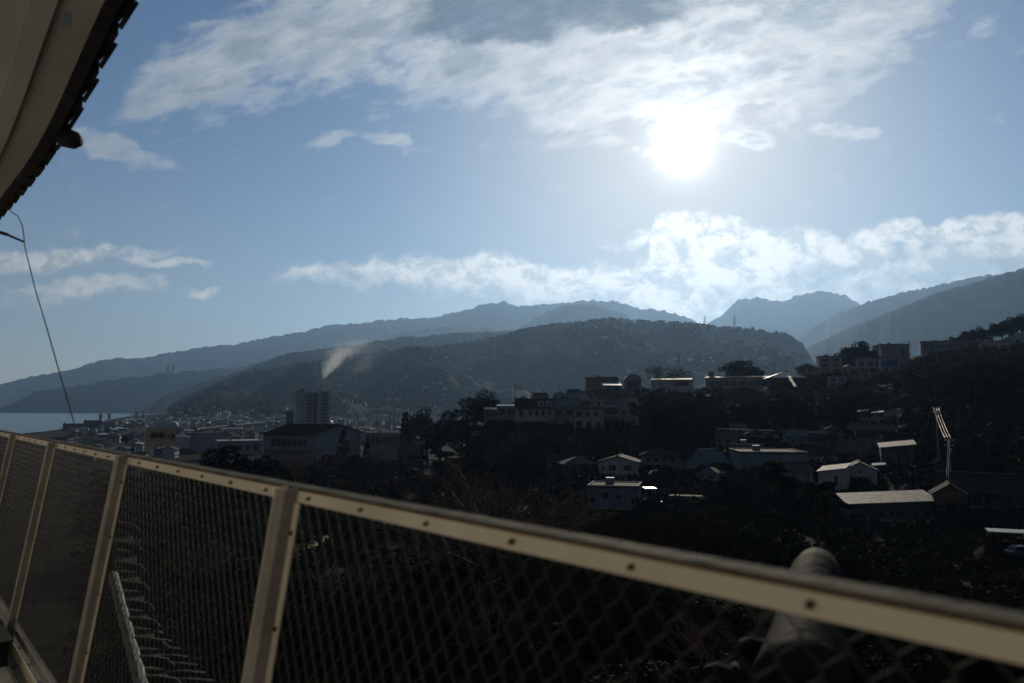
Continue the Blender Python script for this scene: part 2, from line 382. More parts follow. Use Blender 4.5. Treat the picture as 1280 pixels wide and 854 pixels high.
def pad(px, py, Y, r=9.):
    a = at(px, py, Y); PADS.append((a.x, a.y, a.z, r)); return a

# ---------------------------------------------------------------- buildings: data first, so the ground can be levelled under them
BLD = []     # every entry is a dict handled by make_building after the terrain exists
PROT = []    # picture rectangles the trees keep clear of: (x0, x1, y0, y1, distance)
def B(name, label, cat, px, py, w, h, Y, dep=9., yaw=0, wall='white_wall', roof=('gable', 'x', 24, .5), rm='tile_grey', win=(), group=None, extra=None, r=None, top=None):
    a = pad(px, py, Y, r or max(w/F*Y, dep)*.85)
    BLD.append(dict(name=name, label=label, cat=cat, p=a, w=w/F*Y, h=h/F*Y, dep=dep, yaw=yaw, wall=wall, roof=roof, rm=rm, win=win, group=group, extra=extra))
    PROT.append((px-w/2-2, px+w/2+2, py-(top or h*1.35), py-2, Y))
row = lambda n, v0, v1, a=.06, b=.94, f=.6: [('f', a+(b-a)*(i+.5-f/2)/n, a+(b-a)*(i+.5+f/2)/n, v0, v1) for i in range(n)]

# --- left of the hill: school grounds below the castle
B('gymnasium', 'white school gymnasium with broad black gabled roof below apartment tower', 'gymnasium', 392, 584, 1, 40, 400, roof=None, extra='gym')
B('school_annex', 'low white flat roofed annex with window row right of the gymnasium', 'school building', 481, 576, 52, 34, 440, 12, -8, 'grey_wall', ('flat',), 'roof_metal', row(7, .62, .86, .04, .80, .62), top=40)
B('flat_building', 'low flat building with gleaming white roof left of the black roofed gymnasium', 'building', 300, 568, 52, 16, 520, 26, 6, 'grey_wall', ('flat',), 'roof_metal', row(5, .3, .7))
B('warehouse', 'plain grey box warehouse standing behind the round dark tree', 'warehouse', 253, 566, 46, 24, 640, 24, 8, 'grey_wall', ('flat',), 'tile_grey', ())
B('small_house', 'small pale house with pyramid roof right of the white signboard', 'house', 226, 561, 19, 14, 620, 12, 0, 'white_wall', ('hip', 22, .6), 'roof_metal', ())
B('yellow_building', 'yellowish plaster building glimpsed behind bare trees beside the annex', 'building', 518, 576, 30, 25, 410, 10, -12, 'cream_wall', ('shed', 6, .5), 'tile_brown', row(3, .2, .8))
B('apartment_tower', 'tall grey apartment tower standing above the town behind the gymnasium', 'apartment building', 391, 552, 1, 62, 800, roof=None, extra='tower')
B('apartment_block', 'short dark apartment block close to the left side of the tower', 'apartment building', 362, 545, 9, 30, 880, 14, 0, 'dark_wall', ('flat',), 'tile_grey', row(2, .7, .8)+row(2, .45, .55))

# --- the houses along the hill crest in the middle
B('low_house', 'low house with bright metal roof at left end of the hill row', 'house', 617, 525, 24, 13, 292, 7, -6, 'beige_wall', ('gable', 'x', 9, .3), 'roof_metal', row(2, .3, .7))
B('low_house', 'long low house with white metal roof beside the dark gabled house', 'house', 633, 524, 24, 16, 286, 7, -6, 'grey_wall', ('gable', 'x', 9, .3), 'roof_metal', row(2, .35, .8))
B('dormer_house', 'white house with dark roof carrying two round topped dormers', 'house', 669, 527, 48, 17, 280, 8, 4, 'white_wall', ('gable', 'x', 36, .4), 'tile_dark', row(4, .45, .8, .30, .95, .5)+row(1, .35, .85, .04, .22, .5), extra='dormers')
B('blue_roof_house', 'house with slate blue roof between dormer house and white two storey house', 'house', 706, 530, 30, 22, 282, 9, -14, 'grey_wall', ('gable', 'x', 28, .5), 'tile_blue', row(2, .5, .8))
B('gable_house', 'house showing a broad pale gable above the white two storey house', 'house', 731, 516, 26, 16, 304, 10, 25, 'white_wall', ('gable', 'y', 38, .5), 'tile_blue', row(1, .5, .9))
B('white_house', 'white two storey house with brownish hipped roof and six windows', 'house', 736, 537, 35, 26, 270, 8, -6, 'white_wall', ('hip', 22, .6), 'tile_brown', [('f', .05, .27, .60, .86), ('f', .40, .52, .62, .82), ('f', .68, .84, .62, .80), ('f', .05, .27, .12, .40), ('f', .42, .58, .0, .36), ('f', .76, .92, .14, .34)])
B('balcony_flats', 'three storey flats with stacked white balconies right of the white house', 'apartment building', 764, 534, 22, 36, 276, 8, 6, 'grey_wall', ('flat',), 'tile_dark', row(2, .68, .86)+row(2, .38, .54)+row(2, .06, .24), extra='balcony')
B('narrow_flats', 'narrow grey three storey flats beside the balconied flats', 'apartment building', 784, 536, 24, 38, 278, 9, -5, 'white_wall', ('shed', 8, .4), 'tile_dark', [('f', .55, .9, .72, .88), ('f', .25, .4, .48, .58), ('f', .6, .9, .46, .60), ('f', .2, .4, .18, .34), ('f', .55, .66, .14, .28), ('f', .78, .88, .14, .28)])
B('brown_roof_house', 'brown roofed house tucked behind the balconied flats', 'house', 757, 502, 26, 8, 300, 8, 10, 'beige_wall', ('gable', 'x', 26, .5), 'tile_brown', row(2, .3, .7))
B('hillside_block', 'long beige two storey block at the top left of the hill', 'building', 752, 490, 40, 17, 345, 10, -4, 'beige_wall', ('flat',), 'tile_grey', row(6, .62, .82, .4, .95, .4))
B('blue_sheet_house', 'small house with pale glinting roof below the beige block', 'house', 766, 493, 22, 11, 322, 8, 12, 'blue_wall', ('gable', 'x', 14, .4), 'roof_metal', row(2, .4, .8))
B('vault_building', 'building with white barrel vaulted roof on the hill', 'building', 792, 491, 20, 16, 350, 12, 5, 'grey_wall', ('vault',), 'roof_metal', [('f', .15, .85, .45, .9)])
B('school_hall', 'windowless white end block of the long hilltop school', 'school building', 839, 491, 50, 16, 372, 14, -5, 'white_wall', ('gable', 'x', 7, .4), 'roof_pale', [('f', .60, .92, .55, .85)])
B('long_school', 'long hilltop school building with bright roof edge and strip of windows', 'school building', 928, 489, 90, 17, 402, 13, -3, 'cream_wall', ('gable', 'x', 7, .5), 'roof_pale', row(9, .42, .74, .03, .97, .74), extra='tankhut')
B('hip_roof_hall', 'hall with wide grey pyramid roof at right end of the school', 'building', 984, 482, 42, 10, 378, 14, 8, 'dark_wall', ('hip', 20, 1.2), 'roof_metal', row(3, .3, .7))
B('white_flats', 'white three storey flats on the hill beside the pyramid roof', 'apartment building', 1039, 466, 28, 20, 392, 10, 8, 'white_wall', ('flat',), 'tile_grey', row(2, .70, .88)+row(2, .38, .56)+row(2, .08, .24))
B('small_hill_house', 'small white house directly below the white hill flats', 'house', 1047, 484, 22, 13, 372, 8, 4, 'white_wall', ('flat',), 'tile_dark', row(2, .5, .85)+row(2, .05, .35))
B('tiled_house', 'tiled house with layered roofs left of the white hill flats', 'house', 1008, 468, 24, 8, 390, 9, -6, 'cream_wall', ('hip', 24, .8), 'tile_grey', row(2, .3, .8))
B('grey_house', 'grey flat building below the dark tree row on right hill', 'building', 1088, 466, 34, 18, 400, 10, -6, 'grey_wall', ('flat',), 'tile_dark', row(3, .5, .8))
B('concrete_tower_block', 'windowless concrete block, tallest on the right hill crest', 'building', 1120, 458, 32, 27, 410, 9, 12, 'concrete', ('flat',), 'concrete', [('f', .70, .80, .5, .8)])
B('blue_tarp_house', 'pale house with blue sheeted upper wall below the concrete block', 'house', 1113, 467, 22, 16, 385, 8, 5, 'white_wall', ('flat',), 'tile_blue', row(2, .2, .5), extra='tarp')
B('dark_roof_house', 'dark roofed house with pale corner under the concrete block', 'house', 1140, 474, 26, 15, 380, 8, -10, 'grey_wall', ('gable', 'x', 22, .5), 'tile_dark', row(2, .3, .7))
B('long_flats', 'long low grey flats behind pale shrubs on the right hill', 'apartment building', 1180, 442, 52, 15, 430, 11, 4, 'grey_wall', ('flat',), 'tile_grey', row(7, .45, .75))
B('hill_villa', 'white villa with parapet roof near the right edge of the hill', 'house', 1243, 441, 34, 14, 420, 9, -6, 'white_wall', ('flat',), 'tile_grey', row(3, .2, .65))
B('plaster_house', 'dull ochre house between long flats and white villa', 'house', 1216, 441, 24, 12, 432, 9, 6, 'beige_wall', ('gable', 'x', 20, .5), 'tile_brown', row(2, .3, .7))
B('gabled_hall', 'white gabled hall with one tall dark window at right edge', 'building', 1274, 438, 36, 14, 415, 12, 4, 'white_wall', ('gable', 'y', 24, .4), 'tile_grey', [('f', .42, .54, .15, .95)])

# --- the hollow in front of the hill
B('hollow_house', 'white walled house with grey sloping roof and two dark windows, alone under the slope', 'house', 772, 600, 48, 22, 200, 8, -8, 'white_wall', ('gable', 'y', 16, .5), 'tile_grey', [('f', .28, .46, .52, .80), ('f', .66, .86, .55, .82), ('f', .10, .15, .52, .70)], extra='skirt')
B('hollow_annex', 'low dark house with grey hipped roof left of the lone white house', 'house', 726, 601, 40, 20, 206, 8, 10, 'dark_wall', ('hip', 22, .6), 'tile_grey', row(2, .4, .8))
B('balcony_house', 'dim ochre house with long balcony right of the lone white house', 'house', 826, 594, 46, 24, 208, 8, 2, 'beige_wall', ('hip', 20, .7), 'tile_dark', row(4, .62, .88)+row(3, .1, .38), extra='balcony')
B('flat_workshop', 'blue grey flat roofed workshop in the bottom of the hollow', 'building', 766, 637, 62, 26, 152, 9, -6, 'blue_wall', ('flat',), 'tile_grey', [('f', .05, .13, .30, .62), ('f', .28, .42, .50, .78), ('f', .58, .66, .5, .7)])
B('carport', 'small carport whose pale roof shines between the workshop and hedge', 'carport', 814, 622, 15, 11, 150, 3.4, 10, 'steel', None, 'roof_metal', (), extra='carport')
B('shed', 'low shed with pale flat roof right of the shining carport', 'shed', 856, 632, 36, 10, 158, 4, -6, 'grey_wall', ('shed', 3, .3), 'tile_grey', ())
B('blue_gable_house', 'house with bluish gable end lit beside the dark pines', 'house', 900, 590, 30, 12, 188, 9, 38, 'blue_wall', ('gable', 'x', 30, .5), 'tile_blue', row(1, .3, .7))
B('twin_window_house', 'white house with broad dark window strip left above the flat depot', 'house', 946, 556, 24, 13, 226, 7, 2, 'white_wall', ('hip', 20, .5), 'tile_dark', [('f', .18, .82, .2, .75)])
B('terrace_house', 'pale house with wide dark verandah just below the window strip house', 'house', 934, 572, 40, 14, 214, 7, 0, 'grey_wall', ('flat',), 'tile_grey', [('f', .1, .8, .2, .75)])
B('flat_depot', 'large blue grey flat roofed depot behind the big pine', 'building', 968, 594, 80, 26, 182, 16, 12, 'blue_wall', ('flat',), 'tile_grey', [('f', .80, .88, .1, .3)])
B('turquoise_house', 'small blue green house beneath the guard rail of the road', 'house', 996, 560, 22, 15, 218, 7, -6, 'blue_wall', ('gable', 'x', 20, .5), 'tile_blue', [('f', .2, .42, .4, .7), ('f', .6, .9, .45, .7)])
B('verandah_house', 'house with lit white corner post and dark verandah below the road', 'house', 1018, 554, 28, 12, 222, 7, 0, 'dark_wall', ('flat',), 'roof_metal', [('f', .1, .8, .2, .7)])
B('ochre_house', 'ochre walled house below the right end of the road', 'house', 1042, 556, 24, 17, 224, 7, 4, 'beige_wall', ('hip', 22, .6), 'tile_dark', [('f', .35, .75, .3, .75)])
B('brown_house', 'brown timber house with dark gabled roof behind the twisted white house', 'house', 1062, 582, 40, 16, 200, 9, -18, 'brown_wall', ('gable', 'x', 30, .5), 'tile_brown', row(2, .3, .7))
B('three_window_house', 'whitish house with three tiny windows in a row under a dark roof', 'house', 1022, 584, 48, 15, 196, 9, 6, 'white_wall', ('gable', 'x', 26, .4), 'tile_dark', [('f', .50, .56, .45, .7), ('f', .62, .68, .45, .7), ('f', .74, .80, .45, .7)])
B('lit_roof_house', 'tall white house whose slanting pale roof catches the sun', 'house', 1040, 624, 31, 33, 166, 6.5, -10, 'white_wall', ('shed_side', 17, .3), 'roof_pale', [('f', .62, .72, .56, .88), ('f', .05, .30, .10, .42), ('f', .38, .62, .02, .40)])
B('gable_front_house', 'white house with wide gable and round vent joined to sunlit roof house', 'house', 1076, 612, 38, 24, 170, 7, 4, 'white_wall', ('gable', 'y', 24, .5), 'tile_blue', [('f', .44, .52, .84, .96), ('f', .04, .80, .05, .62)])
B('tower_house', 'narrow dark three storey house topped by a pale sunlit roof plane', 'house', 1124, 606, 38, 45, 186, 7, 4, 'dark_wall', ('shed_side', 13, .4), 'roof_pale', [('f', .45, .58, .1, .85), ('f', .15, .3, .5, .75)])
B('lean_to', 'lean-to with small bright yellowish roof against the narrow dark house', 'shed', 1099, 594, 14, 11, 182, 3, 0, 'dark_wall', ('shed_side', 9, .2), 'roof_pale', ())
B('long_barn', 'long low barn with worn pale roof catching sun under branches', 'barn', 1116, 652, 100, 20, 142, 8.5, 14, 'dark_wall', ('shed_side', 7, .5), 'roof_pale', row(5, .25, .65, .3, .95, .5), top=30)
B('dark_tiled_house', 'large dark house with long tiled roof and brown gable at lower right', 'house', 1226, 636, 96, 20, 144, 11, -4, 'dark_wall', ('gable', 'x', 27, .7), 'tile_dark', [('f', .28, .52, .15, .7), ('f', .55, .62, .1, .72), ('f', .78, .86, .1, .7)])
B('brown_gable_house', 'small red brown gabled house facing us beside the large dark house', 'house', 1189, 640, 36, 22, 139, 5, 6, 'brown_wall', ('gable', 'y', 32, .5), 'tile_dark', [('f', .4, .6, .8, 1.0)])
B('upper_white_house', 'whitish gabled house in the right hollow, left of the pale flats', 'house', 1118, 534, 28, 17, 262, 8, -8, 'white_wall', ('gable', 'y', 24, .5), 'tile_grey', row(2, .2, .5))
B('upper_flats', 'pale low flats with open galleries right of the whitish gabled house', 'apartment building', 1150, 532, 40, 16, 266, 8, -4, 'grey_wall', ('flat',), 'tile_grey', row(4, .6, .85)+row(4, .15, .4))
B('sunlit_shed', 'shed with small cream sunlit roof, left one of the bright pair', 'shed', 1079, 524, 12, 9, 258, 4, 0, 'dark_wall', ('shed_side', 12, .2), 'roof_pale', ())
B('glass_shed', 'greenhouse shed with gleaming white roof beside the cream roofed shed', 'shed', 1097, 526, 13, 9, 258, 4, 0, 'dark_wall', ('shed_side', 12, .2), 'roof_metal', ())
B('roadside_house', 'dark house with a lit gutter end at far right of the road', 'house', 1092, 552, 40, 14, 226, 7, -4, 'dark_wall', ('gable', 'x', 20, .5), 'tile_grey', row(3, .3, .7))
B('parking_roof', 'bluish ribbed parking canopy at the right edge of the picture', 'carport', 1266, 571, 54, 12, 212, 6, -4, 'steel', None, 'tile_blue', (), extra='carport')
B('corner_canopy', 'flat pale canopy roof just inside the lower right edge', 'carport', 1262, 678, 44, 12, 112, 3.6, 8, 'steel', None, 'roof_metal', (), extra='carport')

# small dim houses packed between the larger ones
_ri = random.Random(21)
def infill(spots, label, group):
    for px, py, w, h, Y in spots:
        k = _ri.choice([('gable', 'x', 26, .4), ('gable', 'y', 26, .4), ('hip', 24, .5), ('gable', 'x', 22, .4)])
        B('small_house', label, 'house', px, py, w, h, Y, 6.5, _ri.uniform(-25, 25), _ri.choice(['white_wall', 'grey_wall', 'cream_wall', 'beige_wall']), k, _ri.choice(['tile_grey', 'tile_dark', 'tile_blue', 'tile_brown', 'tile_grey']), [('f', .1, .32, .55, .85), ('f', .55, .85, .55, .85), ('f', .12, .4, .08, .4), ('f', .6, .85, .15, .4)], group)
infill([(655, 509, 18, 9, 318), (678, 506, 17, 10, 322), (700, 505, 18, 11, 326), (716, 501, 15, 9, 332), (690, 513, 16, 10, 306), (740, 503, 14, 9, 318), (778, 503, 16, 12, 312), (796, 506, 15, 11, 316)], 'small dim house squeezed between larger ones on the middle hill crest', 'infill houses on the middle hill')
infill([(1062, 470, 17, 10, 392), (1078, 476, 18, 11, 386), (1098, 478, 17, 10, 384), (1126, 480, 18, 10, 378), (1152, 468, 17, 10, 392), (1160, 478, 16, 10, 384)], 'small dim house on the right hill below the concrete block', 'infill houses on the right hill')
infill([(906, 560, 22, 12, 222), (922, 548, 18, 11, 236), (972, 552, 20, 11, 228), (1070, 548, 22, 13, 238), (1098, 538, 22, 13, 252), (1140, 548, 24, 13, 240), (1150, 566, 26, 14, 222), (1086, 570, 26, 14, 214), (884, 606, 26, 13, 178), (1168, 600, 30, 15, 182), (1002, 604, 28, 14, 176), (700, 590, 26, 13, 216), (858, 600, 26, 13, 200)], 'small dim house packed among the others in the hollow', 'infill houses in the hollow')

# ---------------------------------------------------------------- building builder
def window_part(parent, x0, x1, z0, z1, yf, rot=None):
    t = .05*max(1., (x1-x0)/2.2)
    f = MB()
    for a in ((x0-t, x1+t, z0-t, z0), (x0-t, x1+t, z1, z1+t), (x0-t, x0, z0, z1), (x1, x1+t, z0, z1)):
        f.box(a[0], a[1], yf-.06, yf-.002, a[2], a[3], 'frame')
    if x1-x0 > 1.4:
        n = max(2, int((x1-x0)/1.6)); 
        for i in range(1, n): f.box(x0+(x1-x0)*i/n-.03, x0+(x1-x0)*i/n+.03, yf-.05, yf-.004, z0, z1, 'frame')
    w = f.build('window', parent)
    g = MB(); g.box(x0, x1, yf-.025, yf-.006, z0, z1, 'pane'); g.build('pane', w)
    return w
def roof_part(root, d, w, h, dep, mname):
    k = d[0]; ov = d[-1] if len(d) > 1 else .2
    m = MB(); th = .16
    x0, x1, y0, y1 = -w/2, w/2, -dep/2, dep/2
    if k == 'flat':
        m.box(x0-.12, x1+.12, y0-.12, y1+.12, h+.002, h+.30, mname)
        t = .22
        m.box(x0-.16, x1+.16, y0-.16, y0+t, h+.302, h+.52, 'white_wall' if mname == 'roof_metal' else 'concrete'); m.box(x0-.16, x1+.16, y1-t, y1+.16, h+.302, h+.5, 'concrete')
        m.box(x0-.16, x0+t, y0+t, y1-t, h+.302, h+.5, 'concrete'); m.box(x1-t, x1+.16, y0+t, y1-t, h+.302, h+.5, 'concrete')
    elif k == 'gable':
        ax, pit = d[1], math.tan(R(d[2])); half = (dep if ax == 'x' else w)/2; rz = half*pit
        o = half+ov; ze = -ov*pit
        prof = [(-o, h+ze), (0, h+rz), (o, h+ze), (o, h+ze+th*1.1), (0, h+rz+th*1.2), (-o, h+ze+th*1.1)]
        a, b = ((x0, x1) if ax == 'x' else (y0, y1))
        m.prism(prof, a-ov*.6, b+ov*.6, mname, axis=ax)
        m.box(*((a-ov*.6, b+ov*.6, -.14, .14) if ax == 'x' else (-.14, .14, a-ov*.6, b+ov*.6)), h+rz+th*.9, h+rz+th*1.2+.14, mname)
    elif k == 'hip':
        pit = math.tan(R(d[1])); s = min(w, dep)/2; rz = (s+ov)*pit; X, Y_ = w/2+ov, dep/2+ov
        rx = max(X-Y_, 0); ry = max(Y_-X, 0); zb = h-ov*pit*.4
        v = [(-X,-Y_,zb),(X,-Y_,zb),(X,Y_,zb),(-X,Y_,zb),(-X,-Y_,zb+th),(X,-Y_,zb+th),(X,Y_,zb+th),(-X,Y_,zb+th),(-rx-.05,-ry-.05,zb+th+rz),(rx+.05,ry+.05,zb+th+rz)]
        if rx >= ry: f = [(4,5,9,8),(5,6,9),(6,7,8,9),(7,4,8)]
        else: f = [(4,5,8),(5,6,9,8),(6,7,9),(7,4,8,9)]
        m.add(v, f+[(0,3,2,1),(0,1,5,4),(1,2,6,5),(2,3,7,6),(3,0,4,7)], mname)
    elif k == 'shed':          # drops away from us
        pit = math.tan(R(d[1])); o = dep/2+ov
        m.prism([(-o, h+o*pit), (o, h-o*pit+.02), (o, h-o*pit+th+.02), (-o, h+o*pit+th)], x0-ov, x1+ov, mname)
    elif k == 'shed_side':     # one plane falling to the left and a little towards us
        ta, tb = math.tan(R(d[1]*.5)), math.tan(R(5.5)); zc = h+w/2*ta+dep/2*tb+.03
        X, Y_ = w/2+ov, dep/2+ov
        lo = [(x, y, zc+x*ta+y*tb) for x, y in ((-X,-Y_),(X,-Y_),(X,Y_),(-X,Y_))]
        m.add(lo+[(x, y, z+.12) for x, y, z in lo], [(0,3,2,1),(4,5,6,7),(0,1,5,4),(1,2,6,5),(2,3,7,6),(3,0,4,7)], mname)
        for i in range(int(w/.5)):
            xx = -w/2+.2+i*.5; m.box(xx, xx+.05, -Y_, Y_, 0, .04, mname, tf=Matrix.Translation((0, 0, zc+.121)) @ Matrix(((1,0,0,0),(0,1,0,0),(ta,tb,1,0),(0,0,0,1))))
    elif k == 'vault':
        n = 12; prof = [(math.cos(math.pi*i/n)*(w/2+.15), h+math.sin(math.pi*i/n)*w*.36) for i in range(n+1)]
        inner = [(a*.96, h+(z-h)*.94) for a, z in prof][::-1]
        m.prism(prof+inner, y0-.2, y1+.2, mname, axis='y')
        m.prism([(a*.95, h+(z-h)*.93) for a, z in prof], y0+.1, y1-.1, 'grey_wall', axis='y')
    return m.build('roof', root)
def make_building(b):
    w, h, dep = b['w'], b['h'], b['dep']; p = b['p']
    yaw = R(b['yaw']) - math.atan2(p.x, p.y)
    ex = b['extra']
    if ex == 'gym': return make_gym(b)
    if ex == 'tower': return make_tower(b)
    # front face centre stands on p
    cx = p.x - math.sin(yaw)*dep/2; cy = p.y + math.cos(yaw)*dep/2
    r = empty(b['name'], (cx, cy, p.z), yaw); tag(r, b['label'], b['cat'], b['group'])
    if ex == 'carport':
        k = MB(); k.box(-w/2, w/2, -dep/2, dep/2, h-.12, h, b['rm'])
        for i in range(int(w/.6)): k.box(-w/2+.3+i*.6, -w/2+.34+i*.6, -dep/2, dep/2, h+.001, h+.05, b['rm'])
        k.build('roof', r)
        for sx in (-1, 1):
            for sy in (-1, 1):
                q = MB(); q.box(sx*(w/2-.25)-.06, sx*(w/2-.25)+.06, sy*(dep/2-.25)-.06, sy*(dep/2-.25)+.06, -1, h-.125, 'steel'); q.build('post', r)
        return r
    m = MB(); d = b['roof']
    x0, x1, y0, y1 = -w/2, w/2, -dep/2, dep/2
    m.box(x0, x1, y0, y1, -3, h, b['wall'])
    if d[0] == 'gable':
        pit = math.tan(R(d[2]))
        if d[1] == 'x':
            for a in (x0, x1-.2): m.prism([(y0+.02, h+.001), (y1-.02, h+.001), (0, h+dep/2*pit-.03)], a+.001, a+.199, b['wall'])
        else:
            for a in (y0, y1-.2): m.prism([(x0+.02, h+.001), (x1-.02, h+.001), (0, h+w/2*pit-.03)], a+.001, a+.199, b['wall'], axis='y')
    if d[0] == 'shed_side':
        ta, tb = math.tan(R(d[1]*.5)), math.tan(R(5.5)); zc = h+w/2*ta+dep/2*tb
        c4 = ((x0+.002,y0+.002),(x1-.002,y0+.002),(x1-.002,y1-.002),(x0+.002,y1-.002))
        m.add([(x, y, h+.001) for x, y in c4]+[(x, y, zc+x*ta+y*tb) for x, y in c4], [(0,3,2,1),(4,5,6,7),(0,1,5,4),(1,2,6,5),(2,3,7,6),(3,0,4,7)], b['wall'])
    if d[0] == 'shed':
        pit = math.tan(R(d[1])); m.prism([(y0, h+.001), (y1, h+.001), (y0, h+dep/2*pit)], x0+.002, x1-.002, b['wall'])
    m.box(x0-.05, x1+.05, y0-.05, y0-.001, -3, .35, 'concrete')
    m.build('wall', r)
    rf = roof_part(r, d, w, h, dep, b['rm'])
    for (face, u0, u1, v0, v1) in b['win']:
        window_part(r, x0+u0*w, x0+u1*w, .001+v0*h, v1*h, y0)
    if len(b['win']) and w > 7:
        q = MB(); q.box(x1-1.6, x1-.8, y0-.36, y0-.055, .4, 1.0, 'frame'); q.tube([(x1-.7, y0-.06, 0), (x1-.7, y0-.06, h-.05)], .04, 'frame', 5); q.build('drainpipe', r)
    if d[0] == 'gable' and random.random() < .5:
        q = MB(); a = random.uniform(-.3, .3)*w; hz = h+2.6; q.tube([(a, 0, h-.2), (a, 0, hz+1.6)], .025, 'steel', 4); q.tube([(a-.6, .1, hz+1.4), (a+.6, -.1, hz+1.4)], .015, 'steel', 4)
        for i in range(5): q.tube([(a-.5+i*.25, -.35, hz+1.4), (a-.5+i*.25, .35, hz+1.4)], .01, 'steel', 3)
        q.build('antenna', r)
    if d[0] == 'flat' and w > 8:
        q = MB(); q.box(-w*.2, -w*.2+1.6, .5, 2.1, h+.302, h+1.5, 'frame'); q.build('roof_unit', r)
    if ex == 'dormers':
        for a in (.16, .36):
            q = MB(); X = a*w; n = 8
            prof = [(X-1.0, h+.3), (X+1.0, h+.3), (X+1.0, h+1.5)] + [(X+math.cos(math.pi*i/n)*1.0, h+1.5+math.sin(math.pi*i/n)*.9) for i in range(1, n)] + [(X-1.0, h+1.5)]
            q.prism(prof, y0+.35, y0+2.4, 'white_wall', axis='y'); dm = q.build('dormer', r)
            window_part(dm, X-.45, X+.45, h+.7, h+1.7, y0+.35)
    if ex == 'balcony':
        nl = 3 if h > 8 else 1
        for i in range(nl):
            z = h*(i+ (0. if nl == 3 else .5))/max(nl, 1) + (.0 if nl == 3 else 0)
            q = MB(); q.box(x0+.1, x1-.1, y0-1.1, y0-.07, z, z+.15, 'concrete'); q.box(x0+.1, x1-.1, y0-1.12, y0-1.04, z+.152, z+1.05, 'white_wall' if nl == 3 else 'beige_wall'); q.build('balcony', r)
    if ex == 'tarp':
        q = MB(); q.box(x0+.3, x1-.6, y0-.09, y0-.03, h*.55, h*.98, M.setdefault('tarp', mat('tarp_blue', (.03, .07, .22), .6, .2, 1.))); q.build('tarpaulin', r)
    if ex == 'skirt':
        q = MB(); q.box(x0+.05, x1-.05, y0-.09, y0-.052, -2.5, h*.30, 'brown_wall'); q.build('timber_skirt', r)
    if ex == 'tankhut':
        q = MB(); q.box(-w*.47, -w*.47+2.6, 1, 4, h+.302, h+3.2, 'concrete'); q.box(-w*.47-.3, -w*.47+2.9, .7, 4.3, h+3.202, h+3.4, 'roof_metal'); q.build('stair_hut', r)
    return r
def make_gym(b):
    p = b['p']; l = Vector((-.944, .33, 0)); g = Vector((.33, .944, 0)); L, Gd, h = 30., 45., b['h']
    # local x = along gable wall direction g, local y = along -l ... built in a frame with its corner on p
    yaw = math.atan2(g.y, g.x)
    r = empty(b['name'], (p.x, p.y, p.z), yaw); tag(r, b['label'], b['cat'])
    # local x axis -> g, local y axis -> perpendicular (-g.y, g.x) = l
    m = MB(); m.box(0, Gd, 0, L, -3, h, 'grey_wall')
    pit = .19
    for a in (0, L-.3): m.prism([(0.02, h+.001), (Gd-.02, h+.001), (Gd/2, h+Gd/2*pit)], a+.001, a+.299, 'grey_wall', axis='y')
    m.build('wall', r)
    q = MB(); o = 1.2
    q.prism([(-o, h-o*pit), (Gd/2, h+Gd/2*pit), (Gd+o, h-o*pit), (Gd+o, h-o*pit+.5), (Gd/2, h+Gd/2*pit+.55), (-o, h-o*pit+.5)], -1., L+1., 'roof_black', axis='y')
    for i in range(int(L/1.2)): q.prism([(-o+.05, h-o*pit+.52), (Gd/2-.1, h+Gd/2*pit+.55), (Gd/2-.1, h+Gd/2*pit+.62), (-o+.05, h-o*pit+.60)], -1+i*1.2, -1+i*1.2+.06, 'roof_black', axis='y')
    q.build('roof', r)
    # windows on the long wall (x = 0 plane)
    n = 7
    for i in range(n):
        y0 = 4+i*(L-8)/n; wq = MB(); t = .12
        for a in ((y0-t, y0+2.6, h*.62-t, h*.62), (y0-t, y0+2.6, h*.84, h*.84+t), (y0-t, y0, h*.62, h*.84), (y0+1.22, y0+1.32, h*.62, h*.84), (y0+2.5, y0+2.6, h*.62, h*.84)): wq.box(-.1, -.004, a[0], a[1], a[2], a[3], 'frame')
        wo = wq.build('window', r); gq = MB(); gq.box(-.05, -.008, y0, y0+2.5, h*.62, h*.84, 'pane'); gq.build('pane', wo)
    q = MB(); q.box(-1.6, -.11, 1, L-1, h*.50, h*.53, 'concrete'); 
    for i in range(9): q.box(-1.5, -1.2, 1.2+i*(L-2.7)/8, 1.5+i*(L-2.7)/8, -3, h*.498, 'grey_wall')
    q.build('gallery', r)
    return r
